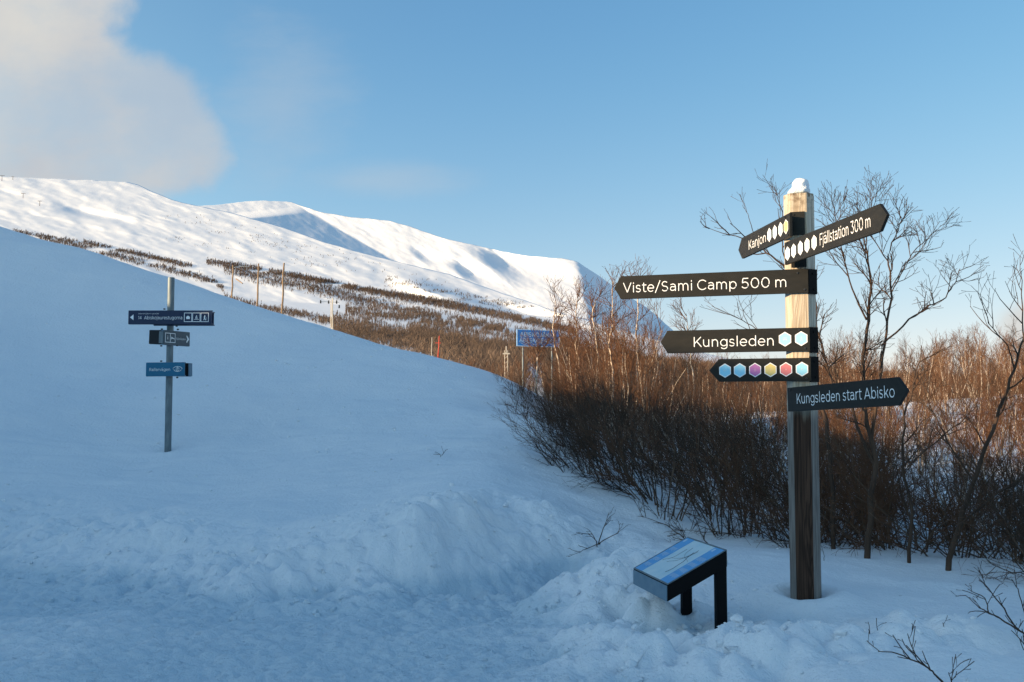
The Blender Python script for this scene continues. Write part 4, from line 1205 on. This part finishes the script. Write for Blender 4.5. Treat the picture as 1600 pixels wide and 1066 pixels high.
# Kanjon
A, B, h = ends(1153.5, 374, 407, 8.95, 1234, 333.5, 369.5, 7.69); zz = (A.z + B.z) / 2; A.z = B.z = zz; L = (B - A).length
def along(A, B, px):                                        # distance along AB seen at column px
    a = (px - 800) / F
    # solve x = a * depth with depth = y*CP + (z-EYE)*SP
    f = lambda P: P.x - a * (P.y * CP + (P.z - EYE) * SP)
    fa, fb = f(A), f(B); return fa / (fa - fb) * (B - A).length
hx = lambda px: along(A, B, px)
board(A, B, h, 'L', 'direction_board', 'foreshortened board at the top left with a yellow badge', ('Kanjon', hx(1170), hx(1196.5), -.004, .082),
      hexes=((hx(1202), -.002, 'blue', 'hiker', .9), (hx(1210.5), -.002, 'blue', 'fork', .9), (hx(1219.5), -.002, 'blue', 'skier', .9), (hx(1228), -.002, 'yellow', 'dot', .9)), bolts=((hx(1227), h * .42), (hx(1231.5), -h * .40)), tipn=.10)
# Fjällstation
A, B, h = ends(1226, 380, 416.5, 7.76, 1385.5, 313, 355, 6.17); zz = (A.z + B.z) / 2; A.z = B.z = zz; L = (B - A).length
board(A, B, h, 'R', 'direction_board', 'board at the top pointing right towards the camera', ('Fjällstation 300 m', hx(1281), hx(1360), .004, .085),
      hexes=((hx(1230.5), -.006, 'blue', 'bed', .9), (hx(1240), -.003, 'blue', 'hiker', .9), (hx(1250.5), -.001, 'blue', 'fork', .9), (hx(1261), 0, 'blue', 'hut', .9), (hx(1272), 0, 'blue', 'bus', .9)), bolts=((hx(1230), h * .42), (hx(1228), -h * .42)), tipn=.09)
# Kungsleden start Abisko
A, B, h = ends(1230.5, 606, 643.5, 7.80, 1417, 588, 633, 6.42); L = (B - A).length
board(A, B, h, 'R', 'direction_board', 'lowest board, pointing right, in bluish shade', ('Kungsleden start Abisko', hx(1245), hx(1398), .002, .080), bolts=((hx(1236), h * .40),), tipn=.09)


def plate(pl, pr, yt, yb, off, thick, label=None):
    """mounting plate lying on the wide face"""
    A = mid(on_face(pl, yt, off), on_face(pl, yb, off)); B = mid(on_face(pr, yt, off), on_face(pr, yb, off)); B.z = A.z
    h = (on_face(pr, yt, off) - on_face(pr, yb, off)).z; M = frame(A, B); L = (B - A).length
    o = MB(); o.box(0, L, 0, thick, -h / 2, h / 2)
    for sx_, sz_ in ((.25, .38), (.75, -.38)): o.cyl((L * sx_, .001, h * sz_), (L * sx_, -.006, h * sz_), .008, .007, 8)
    ob = o.build('mounting_plate', M_BOARD, fp); ob.matrix_basis = fp.matrix_world.inverted() @ M
    return ob


plate(1234.5, 1257.5, 331.5, 368, -.012, .013)
plate(1236, 1260, 386, 418, -.012, .013)
# dark flanges wrapped on the right chamfer beside the three left-pointing boards
NR = (NF + EXF).normalized(); ER = Vector((-NR.y, NR.x, 0))
for (yt, yb) in ((420, 459), (511, 551), (557, 597)):
    zt = on_face(1262, yt).z; zb = on_face(1262, yb).z
    o = MB(); wch = c * 1.414
    o.box(-wch / 2 - .004, wch / 2 + .006, -.016, -.001, -(zt - zb) / 2, (zt - zb) / 2)
    o.cyl((0, -.015, .06), (0, -.021, .06), .008, .007, 8); o.cyl((.01, -.015, -.06), (.01, -.021, -.06), .008, .007, 8)
    ob = o.build('mounting_flange', M_BLACK, fp)
    Cc = Vector((PX, PY_, (zt + zb) / 2)) + NF * (hw - c / 2) + EXF * (hw - c / 2) + NR * .0
    M = Matrix((ER, -NR, Vector((0, 0, 1)))).transposed().to_4x4(); M.translation = Cc
    ob.matrix_basis = fp.matrix_world.inverted() @ M


def blob_mesh(name, seed, r=(1, 1, 1), rough=.25, sub=3, flat=False):
    import bmesh
    bm = bmesh.new(); bmesh.ops.create_icosphere(bm, subdivisions=sub, radius=1)
    co = np.array([v.co for v in bm.verts])
    n = .6 * fbm(co[:, 0] * 1.3 + seed * 3.1, co[:, 1] * 1.3 + co[:, 2] * 1.7, 3, seed) + .6 * fbm(co[:, 2] * 1.3 + seed, co[:, 0] * 1.2 - co[:, 1], 3, seed + 3)
    co = co * (1 + rough * n[:, None] * 2) * np.array(r)
    if flat: co[:, 2] = np.maximum(co[:, 2], -r[2] * .35)
    for v, p in zip(bm.verts, co): v.co = p
    me = bpy.data.meshes.new(name); bm.to_mesh(me); bm.free()
    me.polygons.foreach_set('use_smooth', [True] * len(me.polygons))
    return me


def snow_cap():
    a = blob_mesh('snow_cap', 4, (.086, .088, .05), .14, 4, True)
    b_ = blob_mesh('t', 7, (.066, .066, .060), .14, 4)
    va = np.array([v.co for v in a.vertices]) + (0, 0, .02); vb = np.array([v.co for v in b_.vertices]) + (.018, 0, .072)
    fa = np.array([p.vertices[:] for p in a.polygons]); fb = np.array([p.vertices[:] for p in b_.polygons]) + len(va)
    me = mesh_np('snow_cap', np.r_[va, vb], np.r_[fa, fb]); bpy.data.meshes.remove(b_)
    o = link('snow_lump', me, mats=M_SNOW)
    rm = o.modifiers.new('r', 'REMESH'); rm.mode = 'VOXEL'; rm.voxel_size = .008; rm.use_smooth_shade = True
    sm = o.modifiers.new('s', 'SMOOTH'); sm.iterations = 5
    o.location = (PX, PY_, TOPZ + .004)
    tag(o, 'small lopsided lump of white snow resting on top of the tall timber post', 'snow lump')


snow_cap()

# ---------------------------------------------------------------- info panel (sloping lectern)
def lectern():
    Pr = W(1136, 860, 6.95); Pl = W(1075.4, 840.8, 6.95 * 1.099); Pl.z = Pr.z
    Pf = W(1043.3, 914.6, 6.86); 
    eh = (Pl - Pr).normalized(); wid = (Pl - Pr).length                # along the high edge, going away
    es = (Pf - Pr); es -= eh * es.dot(eh); slen = es.length; es.normalize()   # down the slope
    nn = es.cross(eh).normalized()
    if nn.z < 0: nn = -nn
    # local frame: x = down the slope, y = along the high edge, z = normal
    M = Matrix((es, eh, nn)).transposed().to_4x4(); M.translation = Pr
    if M.to_3x3().determinant() < 0: M = Matrix((es, -eh, nn)).transposed().to_4x4(); M.translation = Pl
    gx, gy = (Pr + Pl).x / 2, (Pr + Pl).y / 2
    root = empty('info_panel', (gx, gy, gz(gx, gy)), 'low sloping map panel on two black legs, dug into the snow left of the fingerpost', 'information board')
    bpy.context.view_layer.update(); inv = root.matrix_world.inverted()
    th = .098
    Mi = M.to_3x3().inverted(); dn = Mi @ Vector((0, 0, -.108))            # straight down in the local frame
    def cheek(mb, x0, x1, y0, y1, t0, t1, mi=0):
        q = [(x0, y0), (x1, y0), (x1, y1), (x0, y1)]
        lo = [(a + dn.x * t1, b_ + dn.y * t1, dn.z * t1) for a, b_ in q]; hi = [(a + dn.x * t0, b_ + dn.y * t0, dn.z * t0) for a, b_ in q]
        mb.add(lo + hi, [(3, 2, 1, 0), (4, 5, 6, 7), (0, 1, 5, 4), (1, 2, 6, 5), (2, 3, 7, 6), (3, 0, 4, 7)], mi)
    o = MB(); cheek(o, 0, slen, 0, wid, 0, 1); box = o.build('case', M_BLACK, root, bevel=.003); box.matrix_basis = inv @ M
    o = MB(); cheek(o, slen + .001, slen + .006, .004, wid - .004, .05, .97); e = o.build('front_plate', M_SIGNEDGE, box)
    m = .012
    o = MB(); o.box(m, slen - m, m, wid - m, .0005, .003); o.build('map_sheet', M_PANELM, box)
    # rim strips
    o = MB(); o.box(0, slen, 0, m - .001, .0005, .006); o.box(0, slen, wid - m + .001, wid, .0005, .006); o.box(0, m - .001, m, wid - m, .0005, .006); o.box(slen - m + .001, slen, m, wid - m, .0005, .006)
    o.build('rim', M_GALV, box)
    for a, b_ in ((m, m + wid * .20), (wid - m - wid * .22, wid - m)):
        o = MB(); o.box(m, slen - m, a, b_, .0031, .0046); o.build('printed_band', M_PANELB, box)
        R = random.Random(int(a * 100)); t = MB()
        x = slen * .30
        for blk in range(4):
            y = a + .02
            n = 0
            while y < b_ - .02 and n < 12:
                t.box(x, x + slen * R.uniform(.06, .10), y, y + .004, .0047, .0054); y += .0095; n += 1
            x += slen * .155
        t.box(m + .015, m + .05, a + .02, a + .05, .0047, .0054)
        tt = t.build('printed_lines', M_PANELT, box); tt['kind'] = 'stuff'
    # river and trails on the map
    R = np.random.default_rng(5); tw = Twigs()
    for k in range(5):
        p = np.array([slen * R.uniform(.15, .3), wid * R.uniform(.32, .62), .0040]); d = np.array([1, R.uniform(-.5, .5), 0]); pts = [p.copy()]
        for j in range(9):
            d = unit(d + np.array([R.normal(0, .15), R.normal(0, .5), 0])); p = p + d * slen * .065; p[1] = min(max(p[1], wid * .26), wid * .73); pts.append(p.copy())
        tw.add(pts, .0016 if k == 0 else .0009, .0012 if k == 0 else .0008, 4)
    link('map_lines', tw.mesh('map_lines'), box, M_PANELL)
    # legs: flat bars under the high edge
    for P, s in ((Pr, .012), (Pl, -.062)):
        zt = P.z - .055; zb = gz(P.x, P.y) - .25
        o = MB(); o.box(-.002, .072, 0, .05, zb, zt)
        leg = o.build('leg', M_BLACK, root, bevel=.003)
        ex = Vector((es.x, es.y, 0)).normalized(); ey = Vector((0, 0, 1)).cross(ex)
        if ey.dot(eh) < 0: off = -.05
        base = Vector((P.x, P.y, 0)) + eh * s
        Mx = Matrix((ex, ey, Vector((0, 0, 1)))).transposed().to_4x4(); Mx.translation = base
        if ey.dot(eh) < 0: Mx.translation = base + eh * .05
        leg.matrix_basis = inv @ Mx


lectern()

# ---------------------------------------------------------------- steel signpost on the slope
def slope_post():
    D = 16.0; p = W(262.3, 705, D); top = W(267.6, 434, D + .15)
    z0 = gz(p.x, p.y)
    root = empty('steel_signpost', (p.x, p.y, z0), 'galvanised steel post with three rows of small blue and grey signs on the snow slope', 'signpost')
    bpy.context.view_layer.update(); inv = root.matrix_world.inverted()
    o = MB(); o.cyl((0, 0, -.4), (top - p) + Vector((0, 0, p.z - z0)), .052, .052, 16)
    o.build('post', M_GALV, root, smooth=False)
    Y = D - .10
    def sign(name, x0, x1, yt, yb, Dl, Dr, m, label=None, thick=.05, drop=0):
        A = mid(W(x0, yt, Dl), W(x0, yb, Dl)); B = mid(W(x1, yt + drop, Dr), W(x1, yb + drop, Dr))
        h = (W(x0, yt, Dl) - W(x0, yb, Dl)).z; M = frame(A, B); L = (B - A).length
        q = MB(); q.box(0, L, 0, .012, -h / 2, h / 2)
        ob = q.build(name, m, root); ob.matrix_basis = inv @ M
        if label: ob['label'] = label
        for z0_, z1_ in ((-h / 2 - .004, -h / 2 + .012), (h / 2 - .012, h / 2 + .004)):
            q = MB(); q.box(0, L, .013, thick, z0_, z1_); q.build('edge_channel', M_SIGNEDGE if m is not M_NAVY else M_NAVY, ob)
        return ob, L, h
    # navy
    s, L, h = sign('sign_plate', 200.5, 331, 485.5, 506.5, Y + .02, Y - .02, M_NAVY, 'long navy sign with left arrow and three framed pictograms')
    k = L / 130.5
    q = MB(); q.prism([(.028, 0), (.082, -.045), (.082, .045)], -.003, -.0005); q.build('arrow', M_WHITE, s)
    text_obj('lettering', '14', s, M_WHITE, 15.5 * k, 21 * k, -.005, .052, y=-.003, weight=.09)
    text_obj('lettering', 'Abiskojaurestugorna', s, M_WHITE, 25 * k, 84.5 * k, -.005, .056, y=-.003, weight=.09)
    text_obj('lettering', 'Abeskojávrri goađit', s, M_WHITE, 15.5 * k, 48 * k, .058, .018, y=-.003)
    for i in range(3):
        fx = (87.2 + 13 * i) * k; q = MB(); w = 12.4 * k; hh = .072; e = .008
        q.box(fx, fx + w, -.003, -.0005, -hh, -hh + e); q.box(fx, fx + w, -.003, -.0005, hh - e, hh); q.box(fx, fx + e, -.003, -.0005, -hh + e, hh - e); q.box(fx + w - e, fx + w, -.003, -.0005, -hh + e, hh - e)
        icon(q, ('hut', 'skier', 'hiker')[i], fx + w / 2, -.005, .055, -.0035, -.0005, 0)
        q.build('pictogram', M_WHITE, s)
    q = MB(); A = W(331.5, 488, Y + .05); s2, L2, h2 = sign('sign_plate', 240, 334, 488, 508.5, Y + .13, Y + .10, M_NAVY, 'second navy sign mounted back to back behind the long one')
    # middle pair
    s, L, h = sign('sign_plate', 256.5, 296.5, 516, 538.5, Y - .06, Y + .55, M_SLATE, 'short slate-coloured sign turned away to the right', drop=3.2)
    k = L / 40.0
    q = MB(); w = 15.5 * k; hh = .075; e = .009; fx = 1.5 * k
    q.box(fx, fx + w, -.003, -.0005, -hh, -hh + e); q.box(fx, fx + w, -.003, -.0005, hh - e, hh); q.box(fx, fx + e, -.003, -.0005, -hh + e, hh - e); q.box(fx + w - e, fx + w, -.003, -.0005, -hh + e, hh - e); q.box(fx + w / 2 - e / 2, fx + w / 2 + e / 2, -.003, -.0005, -hh + e, hh - e)
    icon(q, 'info', fx + w * .25, 0, .055, -.003, -.0005, 0); icon(q, 'bed', fx + w * .74, 0, .055, -.003, -.0005, 0, 1.2)
    q.build('pictogram', M_WHITE, s)
    text_obj('lettering', 'Björkliden', s, M_WHITE, 18.5 * k, 33 * k, -.005, .036, y=-.003, weight=.09)
    q = MB(); q.prism([(35.2 * k, -.06), (38.8 * k, 0), (35.2 * k, .06), (34.4 * k, .045), (36.2 * k, 0), (34.4 * k, -.045)], -.003, -.0005); q.build('arrow', M_WHITE, s)
    s, L, h = sign('sign_plate', 233, 257, 516, 537.5, Y + .62, Y + .02, M_BLACK, 'short sign seen from its dark hollow back on the left', drop=.5)
    q = MB(); q.box(L * .72, L * .98, -.018, -.001, -h * .42, h * .42); q.build('bracket', M_GALV, s)
    # lower pair
    s, L, h = sign('sign_plate', 228, 288.5, 567, 588, Y + .03, Y - .03, M_TEAL, 'teal sign with one word and an eye symbol', drop=-.6)
    k = L / 60.5
    text_obj('lettering', 'Rallarvägen', s, M_WHITE, 5.5 * k, 38 * k, -.002, .048, y=-.003, weight=.09)
    # loop eye symbol
    tw = Twigs(); cx = 49.5 * k; a = np.linspace(0, np.pi, 9)
    tw.add(np.stack([cx - .075 * np.cos(a) , 0 * a - .002, .042 * np.sin(a)], 1), .0045, .0045, 4)
    tw.add(np.stack([cx - .075 * np.cos(a) * .8, 0 * a - .002, -.036 * np.sin(a)], 1), .0045, .0045, 4)
    a = np.linspace(0, 2 * np.pi, 13); tw.add(np.stack([cx + .025 * np.cos(a), 0 * a - .002, .026 * np.sin(a)], 1), .0045, .0045, 4)
    tw.add([(cx, -.002, -.008), (cx, -.002, .004), (cx, -.002, .014)], .006, .006, 4)
    link('eye_symbol', tw.mesh('eye_symbol'), s, M_WHITE)
    s, L, h = sign('sign_plate', 279, 299.5, 567.5, 588, Y + .10, Y + .30, M_BLACK, 'dark back of a sign showing right of the teal one', drop=.3)
    q = MB(); q.box(L * .72, L * .999, -.016, -.001, -h * .5, h * .5); q.build('bracket', M_SIGNEDGE, s)
    # clamp bolts
    for (bx, by) in ((257, 483), (276, 509.5), (252, 540.5), (277, 540), (253, 514.5), (278, 515), (252, 564.5), (277, 590)):
        q = W(bx, by, Y - .01); bb = MB(); bb.cyl((-.014, 0, 0), (.014, 0, 0), .012, .012, 8); ob = bb.build('clamp_bolt', M_BOLT, root); ob.matrix_basis = inv @ Matrix.Translation(q)


slope_post()

# ---------------------------------------------------------------- poles and road sign beyond the ridge
def pole_at(px, yb, yt, D, r, name, label, m, group=None, crook=.0, seed=0):
    b_ = W(px, yb, D); t = W(px + crook, yt, D)
    root = empty(name, tuple(b_), label, 'pole', group)
    R = np.random.default_rng(seed); tw = Twigs()
    n = 7; P = np.array([np.array(b_) + (np.array(t) - np.array(b_)) * i / (n - 1) for i in range(n)]) - np.array(b_)
    P[1:-1, 0] += R.normal(0, r * .4, n - 2); P[0, 2] -= 3.0
    tw.add(P, r * 1.1, r * .85, 8)
    link('shaft', tw.mesh('shaft'), root, m)
    return root, t - b_


D1 = 110
lab = ['leftmost of the three brown wooden poles beyond the snow ridge', 'middle one of the three brown wooden poles beyond the snow ridge', 'rightmost and tallest of the three brown wooden poles beyond the snow ridge']
poles = []
for i, (px, yb, yt, cr) in enumerate(((362, 480, 414.5, 2), (401.5, 490, 412, 2.5), (440.5, 500, 411, 3.5))):
    rt, t = pole_at(px, yb, yt, D1 + i * -6, .088, 'wooden_pole', lab[i], M_POLEWOOD, 'wooden poles beyond the snow ridge', cr, 70 + i)
    poles.append((rt, t))
    if i == 0:
        tw = Twigs(); e = W(388, 417, D1 + 8) - Vector(rt.location); a = t + Vector((0, 0, -.25))
        tw.add([a, (a + e) / 2 + Vector((0, 0, .1)), e], .05, .04, 5); link('crossbar', tw.mesh('crossbar'), rt, M_POLEWHITE)
        tw = Twigs(); a = W(369, 436, D1) - Vector(rt.location); e = W(379, 443, D1 - 2) - Vector(rt.location)
        tw.add([a, (a + e) / 2, e], .07, .06, 5); link('brace', tw.mesh('brace'), rt, M_POLEWOOD)
# line pole with insulators
rt, t = pole_at(519.5, 530, 466, 120, .085, 'power_pole', 'pale double power pole with black insulators beyond the ridge', M_POLEWHITE, None, .5, 80)
tw = Twigs(); o2 = Vector((-.22, 0, 0)); tw.add([o2 + Vector((0, 0, -2)), o2 + t * .5, o2 + t * .96], .05, .04, 6); link('second_shaft', tw.mesh('second_shaft'), rt, M_POLEWHITE)
for px, py in ((501, 471.5), (513.5, 472), (526, 472), (530, 479)):
    q = W(px, py, 120) - Vector(rt.location); o = MB(); o.cyl(q - Vector((0, 0, .20)), q + Vector((0, 0, .18)), .09, .07, 8); o.build('insulator', M_BLACK, rt)
o = MB(); a = W(500, 471.5, 120) - Vector(rt.location); e = W(530, 472.5, 120) - Vector(rt.location); o.cyl(a, e, .03, .03, 6); o.build('crossarm', M_GALV, rt)
# pale lattice pole near the road sign
D2 = 95
b_ = W(791, 605, D2); root = empty('lattice_pole', tuple(b_), 'pale lattice pole left of the blue road sign beyond the ridge', 'pole')
t = W(791, 541, D2) - b_
tw = Twigs()
for s in (-.14, .14): tw.add([Vector((s, 0, -2)), t * .5 + Vector((s, 0, 0)), t * .9 + Vector((s, 0, 0))], .035, .03, 4)
link('rails', tw.mesh('rails'), root, M_POLEWHITE)['kind'] = 'stuff'
tw = Twigs()
for i in range(7): z = t.z * (i + .6) / 8; tw.add([(-.14, 0, z), (0, 0, z + .1), (.14, 0, z + .24)], .025, .025, 4)
link('braces', tw.mesh('braces'), root, M_POLEWHITE)['kind'] = 'stuff'
o = MB(); o.box(-.33, .33, -.04, .04, t.z * .80, t.z * .83); o.cyl((0, 0, t.z * .8), (0, 0, t.z), .05, .05, 6); o.build('crossarm', M_POLEWHITE, root)
# snow stakes
D3 = 70
rt, t = pole_at(683.5, 575, 525, D3, .032, 'snow_stake', 'tall red snow stake beyond the ridge', M_RED, None, 3, 90)
o = MB(); z = t.z * .78; o.box(-.16, .22, -.02, .02, z - .02, z + .02); o.build('crosspiece', M_RED, rt)
pole_at(674, 570, 527, D3 + 4, .03, 'thin_stake', 'thin pale stake just left of the red snow stake', M_POLEWHITE, None, 1, 91)


def road_sign():
    D = 62.0
    A = W(807.5, 527.5, D); B = W(874, 529, D + 1.4); h = (W(807.5, 514, D) - W(807.5, 541, D)).z
    B.z = A.z
    M = frame(A, B); L = (B - A).length
    root = empty('road_sign', (A + B) / 2 - Vector((0, 0, 3.4)), 'blue road sign with two rows of white capitals, half hidden by birches', 'road sign')
    bpy.context.view_layer.update(); inv = root.matrix_world.inverted()
    o = MB(); o.box(0, L, 0, .05, -h / 2, h / 2); pl = o.build('plate', M_ROADBLUE, root); pl.matrix_basis = inv @ M
    e = .045; o = MB(); o.box(0, L, -.012, -.001, h / 2 - e, h / 2); o.box(0, L, -.012, -.001, -h / 2, -h / 2 + e); o.box(0, e, -.012, -.001, -h / 2 + e, h / 2 - e); o.box(L - e, L, -.012, -.001, -h / 2 + e, h / 2 - e)
    o.build('border', M_WHITE, pl)
    text_obj('lettering', 'ABISKOJÅKKA', pl, M_WHITE, L * .07, L * .93, h * .20, h * .28, y=-.02, weight=.15)
    text_obj('lettering', 'ÁBESKOEATNU', pl, M_WHITE, L * .05, L * .95, -h * .14, h * .28, y=-.02, weight=.15)
    tw = Twigs(); x = np.linspace(L * .08, L * .92, 41); tw.add(np.stack([x, x * 0 - .01, -h * .33 + .05 * np.sin(x * 9)], 1), .022, .022, 4)
    link('wave_symbol', tw.mesh('wave_symbol'), pl, M_WHITE)
    for fx in (.16, .84):
        o = MB(); o.cyl((L * fx, .11, -4.6), (L * fx, .11, h / 2 - .05), .05, .05, 8); ob = o.build('support', M_GALV, root); ob.matrix_basis = inv @ M
    o = MB(); o.cyl((-.9 + .5, .06, -h / 2 - .06), (L * .6, .06, -h / 2 - .02), .025, .025, 6); ob = o.build('rod', M_ORANGE, root); ob.matrix_basis = inv @ M


road_sign()

# chair-lift pylons and cable high on the left slope
LP = []
for k, (px, py, hh) in enumerate(((3, 283, 9), (36, 310, 8), (62, 322, 8), (20, 281, 5))):
    D = float(front_D(np.array([float(px)]), np.array([float(py)]))[0]); b_ = W(px, py, D); H = hh / F * D
    root = empty('lift_pylon', tuple(b_), ['lift pylon at the left edge of the mountain crest', 'tiny lift pylon midway down the left slope', 'lowest tiny lift pylon on the left slope', 'small mast on the crest right of the edge pylon'][k], 'pylon')
    o = MB(); o.cyl((0, 0, -3), (0, 0, H), .5, .35, 6); o.build('mast', M_GREYTW, root)
    o = MB(); o.cyl((-H * .45, 0, H), (H * .45, 0, H * .96), .35, .35, 5); o.build('crossarm', M_GREYTW, root)
    LP.append(b_ + Vector((0, 0, H)))

# ---------------------------------------------------------------- loose snow clods
def clods():
    import bmesh
    R = np.random.default_rng(12); data = []
    for i in range(9):
        bm = bmesh.new()
        for _ in range(15 + i):
            p = R.normal(0, 1, 3); p /= np.linalg.norm(p); p *= R.uniform(.75, 1.1); bm.verts.new((p[0], p[1] * R.uniform(.6, 1), p[2] * .75))
        bmesh.ops.convex_hull(bm, input=bm.verts[:]); loose = [v for v in bm.verts if not v.link_faces]; bmesh.ops.delete(bm, geom=loose, context='VERTS')
        bmesh.ops.bevel(bm, geom=bm.edges[:], offset=.10, segments=1, affect='EDGES'); bmesh.ops.triangulate(bm, faces=bm.faces[:]); bmesh.ops.recalc_face_normals(bm, faces=bm.faces[:]); bm.verts.index_update()
        data.append((np.array([v.co[:] for v in bm.verts]), np.array([[v.index for v in f.verts] for f in bm.faces]))); bm.free()
    V = []; Fc = []; base = 0
    def put(x, y, s, sink=.25):
        nonlocal base
        v, f = data[R.integers(0, 9)]; a = R.uniform(0, 6.28); ca, sa = math.cos(a), math.sin(a)
        w = v * s; w = np.stack([w[:, 0] * ca - w[:, 1] * sa, w[:, 0] * sa + w[:, 1] * ca, w[:, 2]], 1)
        V.append((w, x, y, s * (.75 - sink))); Fc.append(f + base); base += len(v)
    for line, n, w, smax in ((BERM, 520, .5, .045), (MOUND, 380, .42, .055)):
        p = np.array(line); L = np.r_[0, np.cumsum(np.hypot(*np.diff(p, axis=0).T))]
        for _ in range(n):
            s = R.uniform(0, L[-1]); x = np.interp(s, L, p[:, 0]) + R.normal(0, w); y = np.interp(s, L, p[:, 1]) + R.normal(0, w) - .15
            put(x, y, .012 + (smax - .012) * R.uniform() ** 4.5)
    for _ in range(260): put(R.uniform(-5, 3), R.uniform(6, 14), .006 + .018 * R.uniform() ** 3)
    for _ in range(420): put(R.uniform(-13, 0), R.uniform(13, 25), .008 + .03 * R.uniform() ** 4)
    put(*g(1100, 985, .08), .075, .1); put(*g(1078, 990, .05), .05, .2); put(*g(1112, 1000, .05), .045, .2)
    xs = np.array([q[1] for q in V]); ys = np.array([q[2] for q in V]); zs = ground(xs, ys)
    W_ = np.concatenate([q[0] + np.array([q[1], q[2], zz_ + q[3] * .5]) for q, zz_ in zip(V, zs)])
    me = mesh_np('snow_clods', W_, np.concatenate(Fc), smooth=False)
    o = link('snow_clods', me, mats=M_SNOW); tag(o, 'loose crumbled clods of snow along the ploughed bank and around the panel', 'snow clods', kind='stuff')


clods()
